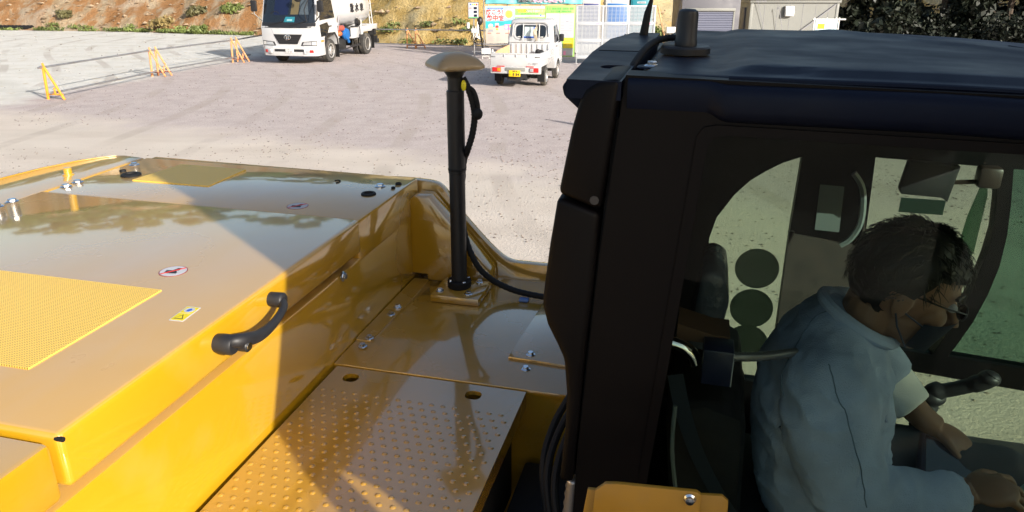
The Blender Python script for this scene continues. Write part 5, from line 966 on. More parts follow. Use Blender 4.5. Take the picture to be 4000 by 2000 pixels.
# rear corner cover, tapering, with a seam
out = [(-0.1165, -0.155), (-0.150, -0.158), (-0.168, -0.170), (-0.176, -0.190), (-0.186, -0.23), (-0.203, -0.330)]
low = [(-0.2045, -0.336), (-0.215, -0.415), (-0.222, -0.482), (-0.225, -0.519), (-0.216, -0.555), (-0.198, -0.590), (-0.186, -0.617), (-0.180, -0.68), (-0.180, -0.742), (-0.183, -0.795), (-0.187, -0.86), (-0.163, -0.86), (-0.1605, -0.79), (-0.1535, -0.636), (-0.141, -0.429), (-0.1385, -0.357)]
MB().prism(out + [(-0.1375, -0.352), (-0.1275, -0.249)], 'y', YN - 0.012, YN + 0.16, 0.009, seg=3).build('rear_corner_cover', K, cab); MB().prism(low, 'y', YN - 0.010, YN + 0.16, 0.009, seg=3).build('rear_corner_cover', K, cab)
MB().cyl((-0.147, YN - 0.0135, -0.335), (-0.147, YN - 0.006, -0.335), 0.007, n=14).build('cover_screw', M['trim'], cab)
MB().prism([(-0.116, -0.16), (-0.128, -0.249), (-0.1415, -0.429), (-0.1535, -0.636), (-0.1605, -0.8), (-0.178, -1.6), (-0.15, -1.6), (-0.10, -0.16)], 'y', YN + 0.02, YN + 0.05).build('rear_post', M['rubber'], cab)
MB().prism([(-0.185, -0.2), (-0.215, -0.45), (-0.20, -0.56), (-0.178, -0.65), (-0.19, -1.6), (-0.15, -1.6), (-0.13, -0.6), (-0.11, -0.2)], 'y', YN + 0.15, YF).build('rear_wall', K, cab)
# roof: crowned sheet with raised panel and rim groove
nx_, ny_ = 90, 60; P = np.zeros((ny_, nx_, 3))
for j in range(ny_):
    for i in range(nx_):
        x = -0.106 + 1.15 * i / (nx_ - 1); v = j / (ny_ - 1); y = YN - 0.006 + (YF - YN + 0.012) * v
        z = -0.150 - 0.055 * max(0, (x - 0.25) / 0.8) ** 2 - 0.012 * v
        d = min(y - YN, YF - y, x + 0.106); z -= 0.02 * (1 - float(sstep(0, 0.045, np.array(d + 0.006)))) ** 2
        inner = float(sstep(0.055, 0.085, np.array(y - YN - 0.02 * math.exp(-((x - 0.10) / 0.05) ** 2)))) * float(sstep(0.05, 0.09, np.array(YF - y))) * float(sstep(0.03, 0.09, np.array(x + 0.02)))
        z += 0.010 * inner
        dg_ = (x - 0.28) * 0.55 - (YF - 0.10 - y) * 0.45; z += 0.005 * math.exp(-(dg_ / 0.018) ** 2) * inner
        dg2 = y - (YN + 0.30) ; P[j, i] = (x, y, z)
P -= np.array(Q0)[None, None]; rf = grid_mesh('roof', P, M['roof'], 50); rf.parent = cab; md = rf.modifiers.new('s', 'SOLIDIFY'); md.thickness = 0.035; md.offset = -1
MB().tube([(x, YN + 0.018, -0.1535 - 0.055 * max(0, (x - 0.25) / 0.8) ** 2) for x in np.linspace(0.03, 1.0, 30)], 0.005, 8).build('roof_bead', M['roof'], rf); MB().tube([(x, YN + 0.002, -0.163 - 0.045 * max(0, (x - 0.25) / 0.8) ** 2) for x in np.linspace(0.03, 1.0, 30)], 0.004, 8).build('roof_bead', M['roof'], rf)
# rear roof cap with slot
sp_ = [(-0.196, 1.093), (-0.213, 1.45), (-0.213, 1.72), (-0.181, 1.90), (-0.118, 1.90), (-0.1165, 1.09)]
cp = MB(); cp.holed(sp_, [rr(-0.168, -0.121, 1.225, 1.268, 0.016)[::-1]], 'z', -0.158, -0.185); cp = cp.build('rear_roof_cap', M['roof'], cab)
MB().prism([(-0.197, -0.1585), (-0.206, -0.172), (-0.203, -0.185), (-0.168, -0.215), (-0.12, -0.215), (-0.12, -0.186), (-0.19, -0.186)], 'y', 1.112, 1.88, 0.003).build('cap_rim', M['roof'], cp)
MB().prism([(-0.205, 1.48), (-0.1185, 1.48), (-0.1185, 1.487), (-0.205, 1.487)], 'z', -0.1582, -0.1570).build('cap_seam', M['rubber'], cp); MB().prism([(-0.17, 1.22), (-0.12, 1.22), (-0.12, 1.27), (-0.17, 1.27)], 'z', -0.20, -0.1865).build('slot_floor', M['rubber'], cp)
# roof antennas, bolt, cable, bracket
at = MB().lathe([(0.0435, 0.0), (0.0435, 0.010), (0.041, 0.013), (0.0195, 0.013), (0.0195, 0.022), (0.0185, 0.024), (0.0178, 0.066), (0.0165, 0.0715), (0.012, 0.0745), (0.0005, 0.0755)], (-0.042, 1.417, -0.151), 28).build('roof_antenna', M['darkplastic'], cab)
P, rs = corrugated([(-0.048, 1.424, -0.126), (-0.075, 1.44, -0.128), (-0.098, 1.40, -0.133), (-0.112, 1.33, -0.145), (-0.122, 1.27, -0.165), (-0.128, 1.25, -0.19)], 0.0062, 10); MB().tube(P, rs, 10).build('roof_cable', M['rubber'], cab, 80)
bolt((-0.087, 1.252, -0.156), 'z', 0.0125, cab); MB().lathe([(0.024, 0), (0.022, 0.002), (0.001, 0.002)], (-0.087, 1.252, -0.157), 24).build('bolt_seat', M['roof'], cab)
b = MB(); b.tube([(-0.152, 1.84, -0.16), (-0.146, 1.842, -0.11), (-0.138, 1.843, -0.075)], [0.010, 0.008, 0.0035], 10); b.tube([(-0.138, 1.843, -0.075), (-0.11, 1.85, 0.20)], [0.0035, 0.0015], 6); b.build('whip_antenna', M['rubber'], cab)
b = MB(); b.box((0.62, 1.80, -0.172), (0.07, 0.05, 0.022), 0.006); b.tube([(0.60, 1.82, -0.165), (0.72, 1.68, -0.178), (0.85, 1.55, -0.19)], 0.008, 6); b.box((0.67, 1.76, -0.172), (0.03, 0.04, 0.016), 0.004); b.build('roof_bracket', M['trim'], cab)
# far (left) side of the cab: door frame with openings
fo = [(-0.16, -0.20), (1.05, -0.22), (1.05, -1.70), (-0.16, -1.70)]
h1 = [(0.264, -0.477), (0.218, -0.496), (0.176, -0.523), (0.14, -0.551), (0.104, -0.593), (0.063, -0.663), (0.049, -0.725), (0.050, -0.80), (0.085, -0.92), (0.13, -1.02), (0.195, -1.165), (0.262, -1.165), (0.262, -0.99), (0.260, -0.683)]
h2 = [(0.441, -0.467), (0.454, -0.739), (0.444, -0.838), (0.440, -1.0), (0.620, -1.007), (0.676, -1.01), (0.701, -0.939), (0.723, -0.859), (0.738, -0.783), (0.747, -0.709), (0.750, -0.638), (0.741, -0.557), (0.726, -0.475)]
h3 = [(0.761, -0.476), (0.775, -0.568), (0.784, -0.649), (0.785, -0.734), (0.775, -0.816), (0.756, -0.901), (0.728, -0.982), (0.716, -1.010), (1.02, -1.028), (1.02, -0.476)]
h4 = [(0.44, -1.058), (0.634, -1.068), (0.92, -1.088), (1.02, -1.092), (1.02, -1.50), (0.44, -1.50)]
MB().holed(fo, [h1, h2, h3, h4], 'y', YF, YF + 0.04).build('door', K, cab)
MB().prism([(0.452, -0.62), (0.456, -0.74), (0.446, -0.838), (0.44, -1.165), (0.262, -1.165), (0.262, -0.99), (0.258, -0.683), (0.27, -0.683), (0.27, -0.69), (0.44, -0.71), (0.44, -0.62)][1:], 'y', YF - 0.012, YF - 0.002).build('pillar_reflection', M['brownreflection'], cab)  # window reflection over the lower pillar, painted as a brown piece
MB().prism(h3, 'y', YF + 0.015, YF + 0.02).build('front_door_glass', M['win_green'], cab); MB().prism(h4, 'y', YF + 0.015, YF + 0.02).build('lower_door_glass', M['doorglass'], cab)
MB().prism([(0.72, -0.50), (0.735, -0.56), (0.735, -0.72), (0.70, -0.80), (0.69, -0.78), (0.70, -0.62)], 'y', YF + 0.05, YF + 0.053).build('sliding_glass', M['win_green'], cab)
MB().bx(0.532, 0.640, YF + 0.048, YF + 0.05, -0.622, -0.582).build('blue_sticker', M['tintsticker'], cab); MB().prism([(0.318, -0.548), (0.378, -0.55), (0.384, -0.676), (0.322, -0.674)], 'y', YF - 0.004, YF - 0.001).build('grey_label', M['greysticker'], cab)
MB().prism(h1, 'y', YF + 0.015, YF + 0.018).build('door_glass', M['doorglass'], cab); MB().prism(h2, 'y', YF + 0.015, YF + 0.018).build('door_glass', M['doorglass'], cab)
for x, z in ((0.188, -0.808), (0.187, -0.932), (0.187, -1.046)): MB().lathe([(0.060, -0.001), (0.060, 0.001), (0.0005, 0.001)], (0, 0, 0), 36, Matrix.Translation((x, YF + 0.010, z)) @ Matrix.Rotation(PI / 2, 4, 'X')).build('round_tint', M['disc'], cab)
# front frame, floor, ceiling, glass
MB().bx(1.02, 1.06, YN, YN + 0.06, -1.6, -0.2).build('front_post', K, cab); MB().bx(1.02, 1.06, YF - 0.03, YF + 0.04, -1.6, -0.2).build('front_post', K, cab); MB().bx(1.035, 1.04, YN + 0.06, YF - 0.03, -1.5, -0.24).build('windscreen', glass('windscreen_glass', (0.78, 0.86, 0.82), 0.15), cab)
MB().bx(-0.16, 1.06, YN, YF + 0.04, -1.66, -1.60).build('floor', M['rubber'], cab); MB().bx(-0.1, 1.0, YN + 0.06, YF - 0.01, -0.225, -0.205).build('ceiling', M['seat'], cab)
# visor / monitor bracket hanging at the far window, belt on the pillar
MB().prism([(0.487, -0.44), (0.478, -0.51), (0.483, -0.522), (0.575, -0.525), (0.588, -0.535), (0.600, -0.445)], 'y', 1.94, 1.965, 0.003).build('monitor_bracket', M['seat'], cab)
b = MB(); b.tube([(0.595, 1.95, -0.487), (0.655, 1.95, -0.480)], 0.006, 6); b.box((0.665, 1.95, -0.468), (0.05, 0.04, 0.05), 0.008); b.build('mirror_arm', mat('dark_brown_plastic', (0.03, 0.02, 0.016), 0.4), cab)
MB().tube(smoothpath([(0.375, 1.97, -0.485), (0.402, 1.97, -0.526), (0.411, 1.97, -0.605), (0.395, 1.97, -0.654), (0.372, 1.97, -0.676)], 5), 0.008, 6).build('grab_handle', M['greysticker'], cab)
# seat and consoles
st = MB().bx(0.05, 0.55, 1.30, 1.76, -1.26, -1.12, 0.04).build('seat', M['seat'], ex); MB().prism([(0.02, -1.2), (-0.02, -0.84), (0.06, -0.82), (0.14, -0.84), (0.16, -1.2)], 'y', 1.34, 1.78, 0.03).build('backrest', M['seat'], st)
MB().prism([(0.012, -0.815), (0.030, -0.63), (0.052, -0.617), (0.082, -0.632), (0.094, -0.69), (0.082, -0.77), (0.10, -0.815)], 'y', 1.56, 1.76, 0.02, seg=3).build('headrest', M['plastic_cover'], st); MB().bx(0.1, 0.5, 1.35, 1.7, -1.6, -1.26, 0.02).build('seat_base', M['under'], st)
MB().bx(0.042, 0.098, 1.30, 1.36, -0.748, -0.674, 0.004).build('navy_box', M['navybox'], ex); MB().bx(0.0965, 0.0985, 1.2985, 1.3, -0.745, -0.675).build('box_edge', M['paper'], ex)
MB().tube(smoothpath([(-0.02, 1.33, -0.683), (0.005, 1.33, -0.690), (0.022, 1.33, -0.703), (0.03, 1.33, -0.72)], 4), 0.014, 12).build('chrome_tube', M['chrome'], ex)
P, rs = corrugated([(0.095, 1.34, -0.703), (0.15, 1.36, -0.705), (0.22, 1.40, -0.708)], 0.010, 14); MB().tube(P, rs, 10).build('corrugated_hose', M['galv'], ex, 80)
MB().prism([(-0.01, -0.655), (0.06, -0.672), (0.09, -0.672), (0.09, -0.69), (-0.01, -0.69)], 'y', 1.36, 1.44).build('brown_cover', mat('brown_cover', (0.12, 0.06, 0.03), 0.6), ex)
bl = smoothpath([(-0.005, 1.24, -0.70), (0.016, 1.25, -0.784), (0.050, 1.27, -0.884), (0.095, 1.30, -0.985), (0.13, 1.32, -1.05)], 5); b = MB()
for p, q in zip(bl, bl[1:]): b.bm.faces.new([b.bm.verts.new(v) for v in (p + Vector((-0.014, 0, -0.004)), p + Vector((0.014, 0, 0.004)), q + Vector((0.014, 0, 0.004)), q + Vector((-0.014, 0, -0.004)))])
bmesh.ops.solidify(b.bm, geom=b.bm.faces[:], thickness=0.002); b.build('seat_belt', M['belt'], st)
MB().tube(smoothpath([(0.0, 1.15, -0.71), (0.002, 1.15, -0.80), (0.02, 1.15, -0.91)], 5), 0.004, 6).build('pull_cord', M['greysticker'], ex)
b = MB(); b.bx(0.48, 0.92, 1.70, 1.95, -1.40, -1.16, 0.03); b.bx(0.15, 0.62, 1.19, 1.30, -1.35, -1.06, 0.03); b.build('console', M['seat'], ex)
jb = MB(); jp = smoothpath([(0.625, 1.88, -1.13), (0.624, 1.88, -1.05)], 6); jb.tube(jp, [0.030 if i % 2 else 0.024 for i in range(len(jp))], 14); jb.build('lever_boot', M['rubber'], ex, 80)
b = MB(); b.tube(smoothpath([(0.626, 1.88, -1.05), (0.635, 1.88, -1.02), (0.67, 1.87, -0.998), (0.705, 1.86, -0.975), (0.735, 1.85, -0.950), (0.745, 1.85, -0.935)], 5), [0.026] * 8 + [0.018] * 8 + [0.021] * 6 + [0.02] * 4, 12); b.ball((0.632, 1.88, -1.03), (0.035, 0.032, 0.024), 14); b.ball((0.738, 1.85, -0.945), (0.026, 0.024, 0.020), 14); b.build('control_lever', M['darkplastic'], ex, 80)
# harness and hoses between walkway and cab
for k, (x, y0) in enumerate(((-0.215, 1.30), (-0.195, 1.28), (-0.230, 1.33))):
    MB().tube(smoothpath([(x + 0.01, y0 + 0.10, -0.88), (x - 0.022, y0 + 0.05, -0.94), (x - 0.03, y0 - 0.02, -1.0), (x - 0.005, y0 - 0.08, -1.1), (x + 0.01, y0 - 0.10, -1.3), (x + 0.02, y0 - 0.1, -1.5)], 6), 0.008, 8).build('hose', M['rubber'], ex)
MB().bx(-0.262, -0.236, 1.195, 1.215, -1.14, -1.105, 0.002).build('hose_label', mat('blue_white_label', (0.4, 0.5, 0.7), 0.6), ex); P, rs = corrugated([(-0.165, 1.12, -0.87), (-0.172, 1.12, -0.98), (-0.178, 1.12, -1.1), (-0.18, 1.12, -1.3)], 0.014, 12); MB().tube(P, rs, 8).build('braided_hose', M['galv'], ex, 80)
MB().bx(-0.40, -0.2, 0.3, 1.60, -1.75, -1.45).build('hose_tray', M['under'], ex); MB().bx(-0.362, -0.19, 0.3, 1.585, -1.46, -1.20, 0.01).build('hose_guard', M['under'], ex)
# bracket near the bottom of the picture with two bolts
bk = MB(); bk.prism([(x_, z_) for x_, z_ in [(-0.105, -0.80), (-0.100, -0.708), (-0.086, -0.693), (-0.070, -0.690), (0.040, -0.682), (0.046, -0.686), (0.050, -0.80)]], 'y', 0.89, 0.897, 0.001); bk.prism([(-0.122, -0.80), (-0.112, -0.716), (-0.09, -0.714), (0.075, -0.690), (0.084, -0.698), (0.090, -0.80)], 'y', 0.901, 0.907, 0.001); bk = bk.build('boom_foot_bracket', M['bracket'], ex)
for x, z in ((0.032, -0.694), (0.034, -0.728)): MB().lathe([(0.0085, 0), (0.0085, 0.002), (0.006, 0.004), (0.006, 0.008), (0.0005, 0.009)], (0, 0, 0), 14, Matrix.Translation((x, 0.89, z)) @ Matrix.Rotation(PI / 2, 4, 'X')).build('bolt', M['zinc'], bk)
# boom and arm, raised to the right of the camera: their shade lies on the hood, walkway and cab
BM = MB(); BM.prism([(0.76, -1.2), (0.76, -0.36), (0.66, -0.30), (0.82, 0.05), (0.95, 0.38), (0.98, 0.55), (1.03, 1.3), (1.15, 1.95), (1.45, 2.2), (2.5, 2.05), (2.5, 1.75), (1.75, 1.7), (1.52, 1.35), (1.42, 0.6), (1.28, -0.1), (1.22, -0.5), (1.22, -1.2)], 'y', 0.30, 0.78, 0.02); BM.build('boom', Y, ex)
MB().prism([(2.1, 2.15), (2.5, 2.2), (2.62, 1.7), (2.2, 0.1), (2.1, -0.5), (1.75, -0.5), (1.72, 0.1), (1.95, 1.3)], 'y', 0.36, 0.72, 0.02).build('arm', Y, ex)
MB().prism([(1.7, -0.35), (2.15, -0.40), (2.35, -0.9), (2.2, -1.35), (1.75, -1.5), (1.35, -1.2), (1.5, -1.1), (1.8, -1.1), (1.9, -0.8), (1.6, -0.55)], 'y', 0.10, 0.98, 0.02).build('bucket', M['under'], ex)
b = MB(); b.cyl((1.28, 0.54, -1.0), (1.52, 0.54, 0.5), 0.085, n=18); b.cyl((1.52, 0.54, 0.5), (1.62, 0.54, 1.6), 0.045, n=14); b.build('boom_cylinder', Y, ex)
b = MB(); b.tube(smoothpath([(0.60, 0.33, -1.2), (0.60, 0.33, -0.6), (0.605, 0.33, -0.40), (0.68, 0.33, -0.25), (0.86, 0.31, 0.1), (1.0, 0.29, 0.5)], 5), 0.030, 12); b.build('boom_hose', M['rubber'], ex)
MB().bx(0.5, 1.3, 0.2, 0.9, -1.9, -1.15, 0.02).build('boom_mount', Y, ex)
MB().bx(-0.34, 1.35, -0.75, 0.26, -2.0, -1.22, 0.03).build('right_side_deck', M['under'], ex); MB().bx(-0.34, 0.45, 0.26, 1.08, -2.0, -1.50, 0.02).build('front_deck', M['under'], ex)
# swing frame and tracks
MB().bx(-1.9, 1.0, -0.2, 2.2, -2.0, -1.72, 0.03).build('swing_frame', M['under'], ex); MB().cyl((-0.4, 1.0, -2.3), (-0.4, 1.0, -2.0), 0.55, n=36).build('swing_ring', M['under'], ex); MB().bx(-1.4, 0.6, 0.3, 1.7, -2.6, -2.25, 0.03).build('track_frame', M['yellow2'], ex)
for yc in (0.05, 1.95):
    b = MB(); pts = rr(-1.9, 1.1, -2.78, -2.10, 0.33, 8); b.prism(pts, 'y', yc - 0.24, yc + 0.24); n = 54; per = [Vector((p[0], yc, p[1])) for p in pts]
    L_ = [0]
    for k in range(len(per)): L_.append(L_[-1] + (per[(k + 1) % len(per)] - per[k]).length)
    for k in range(n):
        d = L_[-1] * k / n; i = max(j for j in range(len(per)) if L_[j] <= d); a = per[i]; c = per[(i + 1) % len(per)]; p = a + (c - a) * ((d - L_[i]) / max(1e-6, L_[i + 1] - L_[i])); t_ = (c - a).normalized()
        b.box((0, 0, 0), (0.05, 0.48, 0.03), 0, Matrix.Translation(p) @ Matrix.Rotation(-math.atan2(t_.z, t_.x), 4, 'Y'))
    b.build('track', M['under'], ex)
# ------------------------------------------------------------------ the operator
pr = thing('person', 'operator in blue grey work jacket, face mask and glasses bending forward on the cab seat', 'person'); pr.rotation_euler = EROT
PQ = Vector((0.30, 1.52, -1.12)); pr.location = Vector((0, 0, CAM_H)) + EROT.to_matrix() @ PQ; OFF = PQ
HC = Vector((0.415, 1.52, -0.590))
HM = Matrix.Translation(HC) @ Matrix.Rotation(R(17), 4, 'Y')      # head frame: x forward, tipped down
def hpt(x, y, z): return HM @ Vector((x, y, z))
bd = MB()
bd.ball((0, 0, 0.018), (0.098, 0.077, 0.100), 20, HM); bd.ball((0.030, 0, -0.060), (0.070, 0.058, 0.062), 16, HM); bd.ball((0.055, 0, -0.092), (0.042, 0.040, 0.030), 14, HM)
bd.ball((0.074, 0, 0.020), (0.026, 0.055, 0.020), 12, HM)                                                    # brow
bd.tube([hpt(0.092, 0, 0.004), hpt(0.110, 0, -0.022), hpt(0.120, 0, -0.040), hpt(0.100, 0, -0.047)], [0.009, 0.012, 0.0145, 0.011], 10)   # nose
bd.tube([hpt(0.092, -0.024, -0.066), hpt(0.100, 0, -0.066), hpt(0.092, 0.024, -0.066)], 0.010, 8)
for s in (-1, 1):
    bd.ball((-0.012, s * 0.077, -0.016), (0.019, 0.010, 0.032), 12, HM); bd.ball((0.060, s * 0.040, -0.030), (0.030, 0.024, 0.026), 12, HM)
bd.tube([hpt(-0.03, 0, -0.05), Vector((0.352, 1.52, -0.70)), Vector((0.325, 1.52, -0.76))], [0.055, 0.056, 0.066], 16)
bd.loft([((0.31, 1.52, -1.13), 0.11, 0.16), ((0.30, 1.52, -0.95), 0.10, 0.155), ((0.30, 1.52, -0.80), 0.10, 0.17), ((0.325, 1.52, -0.72), 0.07, 0.12)])
def arm(b, pts, rs): b.tube(smoothpath(pts, 5), list(np.interp(np.linspace(0, 1, 5 * (len(pts) - 1) + 1), np.linspace(0, 1, len(pts)), rs)), 14)
armL = [(0.335, 1.69, -0.735), (0.40, 1.73, -0.83), (0.475, 1.70, -0.905), (0.545, 1.655, -0.960), (0.578, 1.645, -0.980)]
armR = [(0.280, 1.355, -0.725), (0.300, 1.320, -0.84), (0.345, 1.315, -0.945), (0.450, 1.345, -0.972), (0.545, 1.385, -0.968), (0.575, 1.395, -0.962)]
arm(bd, armL, [0.040, 0.038, 0.036, 0.029, 0.027]); arm(bd, armR, [0.038, 0.034, 0.034, 0.032, 0.029, 0.028])
def hand(b, wpos, fwd, side, down, curl):
    """palm plus four fingers and a thumb; fwd along the fingers, side towards the thumb"""
    f, s, d = Vector(fwd).normalized(), Vector(side).normalized(), Vector(down).normalized(); w_ = Vector(wpos); pc = w_ + f * 0.045
    Mh = Matrix((( f.x, s.x, d.x, pc.x), (f.y, s.y, d.y, pc.y), (f.z, s.z, d.z, pc.z), (0, 0, 0, 1)))
    b.ball((0, 0, 0), (0.052, 0.041, 0.0165), 16, Mh)
    for k, (o, L_) in enumerate(((0.033, 0.068), (0.0115, 0.076), (-0.0105, 0.071), (-0.031, 0.056))):
        p0 = w_ + f * (0.078 - 0.004 * abs(k - 1)) + s * o; c1 = curl[k]; p1 = p0 + (f * math.cos(c1) + d * math.sin(c1)) * L_ * 0.45 + s * o * 0.22; p2 = p1 + (f * math.cos(c1 * 2) + d * math.sin(c1 * 2)) * L_ * 0.32; p3 = p2 + (f * math.cos(c1 * 2.7) + d * math.sin(c1 * 2.7)) * L_ * 0.25
        b.tube([w_ + f * 0.05 + s * o * 0.8, p0, p1, p2, p3], [0.0088, 0.0084, 0.0076, 0.0070, 0.0056], 10)
    t0 = w_ + f * 0.025 + s * 0.030; t1 = t0 + f * 0.030 + s * 0.022 + d * 0.010; t2 = t1 + f * 0.032 + s * 0.004 + d * 0.010; b.tube([w_ + f * 0.012 + s * 0.018, t0, t1, t2], [0.012, 0.0125, 0.0105, 0.0075], 10)
hand(bd, (0.575, 1.645, -0.978), (0.88, -0.10, -0.42), (-0.15, -0.98, -0.05), (-0.42, 0.1, -0.9), (0.30, 0.36, 0.42, 0.5))
hand(bd, (0.572, 1.395, -0.962), (0.95, 0.20, 0.05), (-0.2, 0.95, 0.2), (0.0, 0.2, -0.98), (0.45, 0.5, 0.55, 0.6))
for yy in (1.42, 1.62): bd.tube(smoothpath([(0.33, yy, -1.08), (0.55, yy, -1.085), (0.76, yy, -1.10), (0.80, yy, -1.3), (0.78, yy, -1.52)], 4), [0.085] * 5 + [0.068] * 4 + [0.06] * 4 + [0.045] * 4, 14); bd.ball((0.84, yy, -1.56), (0.11, 0.045, 0.04), 12)
body = remeshed(bd, 'body', M['skin'], pr, 0.0036, 4)
# clothing
jk = MB()
jk.loft([((0.345, 1.52, -1.16), 0.125, 0.185), ((0.325, 1.52, -1.05), 0.135, 0.195), ((0.305, 1.52, -0.93), 0.140, 0.195), ((0.300, 1.52, -0.83), 0.138, 0.205), ((0.310, 1.52, -0.755), 0.118, 0.195), ((0.325, 1.52, -0.705), 0.088, 0.14), ((0.345, 1.52, -0.675), 0.068, 0.080)], 28)
arm(jk, [(0.305, 1.47, -0.735), (0.285, 1.375, -0.765), (0.298, 1.335, -0.85), (0.345, 1.32, -0.945), (0.450, 1.345, -0.972), (0.545, 1.385, -0.968)], [0.070, 0.088, 0.084, 0.076, 0.062, 0.048]); arm(jk, [(0.32, 1.60, -0.73), (0.345, 1.68, -0.76), (0.40, 1.725, -0.83), (0.475, 1.70, -0.905)], [0.07, 0.078, 0.070, 0.060])
jacket = remeshed(jk, 'jacket', M['jacket'], pr, 0.006, 12, 0.0105, 12)
cl = MB(); cl.tube([(0.300 + 0.072 * math.cos(a) + 0.045, 1.52 + 0.074 * math.sin(a), -0.672 - 0.038 * math.cos(a)) for a in np.linspace(0.35, 2 * PI - 0.35, 24)], 0.013, 8); cl.build('collar', M['jacket'], jacket)
def hug(pts, k=8):
    out = []
    for p in smoothpath(pts, k):
        ok, loc, nrm, _ = jacket.closest_point_on_mesh(Vector(p) - OFF); out.append(loc + OFF + nrm * 0.0008)
    return out
seam = MB(); seam.tube(hug([(0.262, 1.318, -0.660), (0.285, 1.285, -0.72), (0.318, 1.255, -0.80), (0.345, 1.252, -0.875), (0.355, 1.262, -0.93)]), 0.0012, 5); seam.tube(hug([(0.30, 1.50, -0.66), (0.24, 1.46, -0.68), (0.20, 1.40, -0.72), (0.19, 1.34, -0.78)]), 0.0012, 5); seam.build('sleeve_seam', mat('seam_dark', (0.13, 0.19, 0.26), 0.9), jacket)
cu = MB(); arm(cu, [(0.432, 1.718, -0.862), (0.472, 1.702, -0.902), (0.530, 1.666, -0.947)], [0.060, 0.055, 0.045]); remeshed(cu, 'rolled_cuff', M['shirt'], pr, 0.007, 3, 0.004, 16)
cu = MB(); arm(cu, [(0.520, 1.372, -0.970), (0.540, 1.382, -0.968), (0.556, 1.388, -0.966)], [0.050, 0.047, 0.044]); remeshed(cu, 'cuff', M['jacket'], pr, 0.007, 2, 0.003, 18)
sh = MB(); sh.loft([((0.35, 1.44, -1.12), 0.10, 0.14), ((0.35, 1.44, -1.00), 0.115, 0.14)], 20); 
tr = MB()
for yy in (1.42, 1.62): tr.tube(smoothpath([(0.30, yy, -1.08), (0.55, yy, -1.085), (0.76, yy, -1.10), (0.81, yy, -1.3), (0.78, yy, -1.5)], 4), [0.098] * 5 + [0.082] * 4 + [0.075] * 4 + [0.065] * 4, 14)
tr.ball((0.32, 1.52, -1.10), (0.13, 0.19, 0.08), 14); remeshed(tr, 'trousers', M['trousers'], pr, 0.010, 4, 0.006, 9)
# mask, glasses
mk = MB(); n = 18; V = {}
for i in range(n + 1):
    a = -1.25 + 2.5 * i / n
    for j in range(9):
        v = j / 8; rx = 0.100 - 0.012 * v + 0.016 * math.exp(-((a / 0.35) ** 2)) * (1 - v); x = rx * math.cos(a) + 0.012; y = 0.078 * math.sin(a) * (1 - 0.22 * v); z = -0.030 - 0.088 * v - 0.010 * abs(math.sin(a)) * (1 - v) + 0.02 * v * abs(math.sin(a)); V[i, j] = mk.bm.verts.new(hpt(x, y, z))
for i in range(n):
    for j in range(8): mk.bm.faces.new((V[i, j], V[i + 1, j], V[i + 1, j + 1], V[i, j + 1]))
bmesh.ops.solidify(mk.bm, geom=mk.bm.faces[:], thickness=0.003); mk = mk.build('face_mask', M['mask'], pr, 60)
for s in (-1, 1):
    b = MB(); b.tube([hpt(0.042, s * 0.075, -0.045), hpt(0.0, s * 0.081, -0.030), hpt(-0.018, s * 0.084, -0.005)], 0.002, 5); b.tube([hpt(0.040, s * 0.064, -0.100), hpt(0.0, s * 0.079, -0.060), hpt(-0.016, s * 0.084, -0.035)], 0.002, 5); b.build('ear_loop', M['mask'], mk)
b = MB()
for s in (-1, 1):
    b.tube([hpt(0.108, s * (0.036 + 0.022 * math.cos(a)), -0.003 + 0.014 * math.sin(a)) for a in np.linspace(0, 2 * PI, 21)], 0.0018, 6)
    b.tube([hpt(0.106, s * 0.062, 0.004), hpt(0.06, s * 0.078, 0.006), hpt(0.0, s * 0.082, 0.008), hpt(-0.025, s * 0.083, -0.012)], 0.0019, 6)
b.tube([hpt(0.110, -0.010, 0.0), hpt(0.113, 0, 0.003), hpt(0.110, 0.010, 0.0)], 0.0018, 6); gl_ = b.build('glasses', M['trim'], pr)
for s in (-1, 1): MB().prism([(s * (0.036 + 0.021 * math.cos(a)), -0.003 + 0.013 * math.sin(a)) for a in np.linspace(0, 2 * PI, 20)[:-1]], 'x', 0.1075, 0.1085, 0, HM).build('lens', glass('lens_glass', (0.95, 0.96, 0.97)), gl_)
b = MB()
for s in (-1, 1): b.ball((0.088, s * 0.034, -0.002), (0.010, 0.013, 0.009), 12, HM)
b.build('eyes', M['paper'], pr); b = MB()
for s in (-1, 1): b.ball((0.096, s * 0.034, -0.004), (0.004, 0.006, 0.006), 10, HM)
b.build('irises', M['ink'], pr)
b = MB()
for s in (-1, 1): b.tube([hpt(0.092, s * 0.016, 0.024), hpt(0.094, s * 0.036, 0.029), hpt(0.078, s * 0.058, 0.022)], 0.004, 6)
b.build('eyebrows', M['hair'], pr)
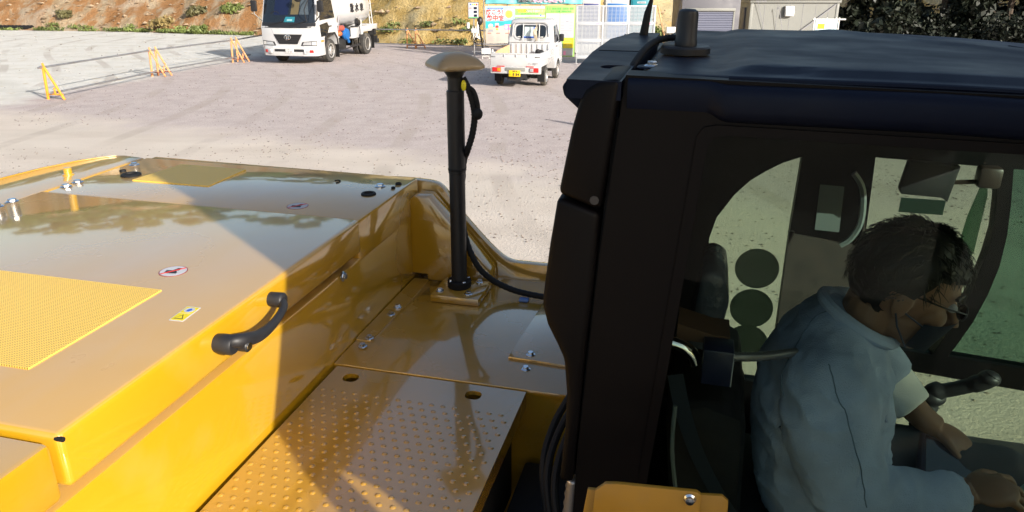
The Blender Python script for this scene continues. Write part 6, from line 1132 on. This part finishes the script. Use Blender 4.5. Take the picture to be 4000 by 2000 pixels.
# hair: a cap of hair with loose strands
hb_ = MB(); q = bmesh.ops.create_icosphere(hb_.bm, subdivisions=5, radius=1); kill = []
for v in q['verts']:
    d = v.co.copy(); nz = 1 + 0.05 * noise.noise(d * 3.5) + 0.03 * noise.noise(d * 9)
    v.co = Vector((d.x * 0.108 * nz - 0.004, d.y * 0.090 * nz, d.z * 0.106 * nz + 0.024))
    line = -0.055 if d.x < -0.25 else (-0.055 + (d.x + 0.25) * 0.10 / 0.55 if d.x < 0.30 else 0.050)
    if v.co.z < line - 0.004 * math.sin(d.y * 40): kill.append(v)
    elif abs(d.y) > 0.75 and -0.32 < d.x < 0.12 and v.co.z < 0.0: kill.append(v)
bmesh.ops.delete(hb_.bm, geom=kill, context='VERTS'); bmesh.ops.transform(hb_.bm, matrix=HM, verts=hb_.bm.verts[:]); hair = hb_.build('hair', M['hair'], pr, 90)
b = MB(); random.seed(11)
for k in range(1300):
    a = random.uniform(-PI, PI); e = random.uniform(-0.35, 1.5); d = Vector((math.cos(e) * math.cos(a), math.cos(e) * math.sin(a), math.sin(e)))
    if d.x > 0.3 and d.z < 0.38: continue
    if d.z < -0.1 and d.x > -0.2: continue
    r0 = Vector((d.x * 0.106 - 0.004, d.y * 0.088, d.z * 0.104 + 0.024)); fl = Vector((0.6 if d.x > 0 else -0.7, d.y * 0.8, 0.1 if d.z > 0.8 else -0.6)) + Vector((random.uniform(-.5, .5), random.uniform(-.5, .5), random.uniform(-.2, .5))); fl = (fl - d * fl.dot(d)).normalized()
    L_ = random.uniform(0.018, 0.042); p1 = r0 + d * 0.010 * random.random() + fl * L_ * 0.5; p2 = r0 + d * random.uniform(-0.006, 0.012) + fl * L_; b.tube([HM @ r0, HM @ p1, HM @ p2], [0.0011, 0.0009, 0.0003], 3, False)
b.build('hair_strands', M['hair'], hair)
OFF = Vector((0, 0, 0))
# things he holds
def held(name, label, cat, c, rot):
    t = thing(name, label, cat); t.rotation_euler = (EROT.to_matrix() @ Euler(rot).to_matrix()).to_euler(); t.location = Vector((0, 0, CAM_H)) + EROT.to_matrix() @ Vector(c); return t
t = held('tablet', 'dark tablet screen in a navy case under the operator\'s hands', 'tablet', (0.62, 1.52, -1.045), (R(10), R(22), R(-8)))
MB().bx(-0.11, 0.11, -0.085, 0.095, -0.012, 0.012, 0.008).build('case', M['navybox'], t); MB().bx(-0.10, 0.10, -0.075, 0.085, 0.0125, 0.014).build('screen', M['screen'], t)
t = held('document_folder', 'pale green folder at the right edge of the picture by the operator\'s knees', 'folder', (0.745, 1.45, -1.055), (0, R(-50), R(14)))
MB().bx(-0.05, 0.05, -0.12, 0.10, -0.004, 0.004, 0.002).build('cover', M['palegreen'], t)
MB().bx(-0.048, 0.048, -0.118, 0.098, 0.0045, 0.0055).build('sheet', M['palegreen'], t)
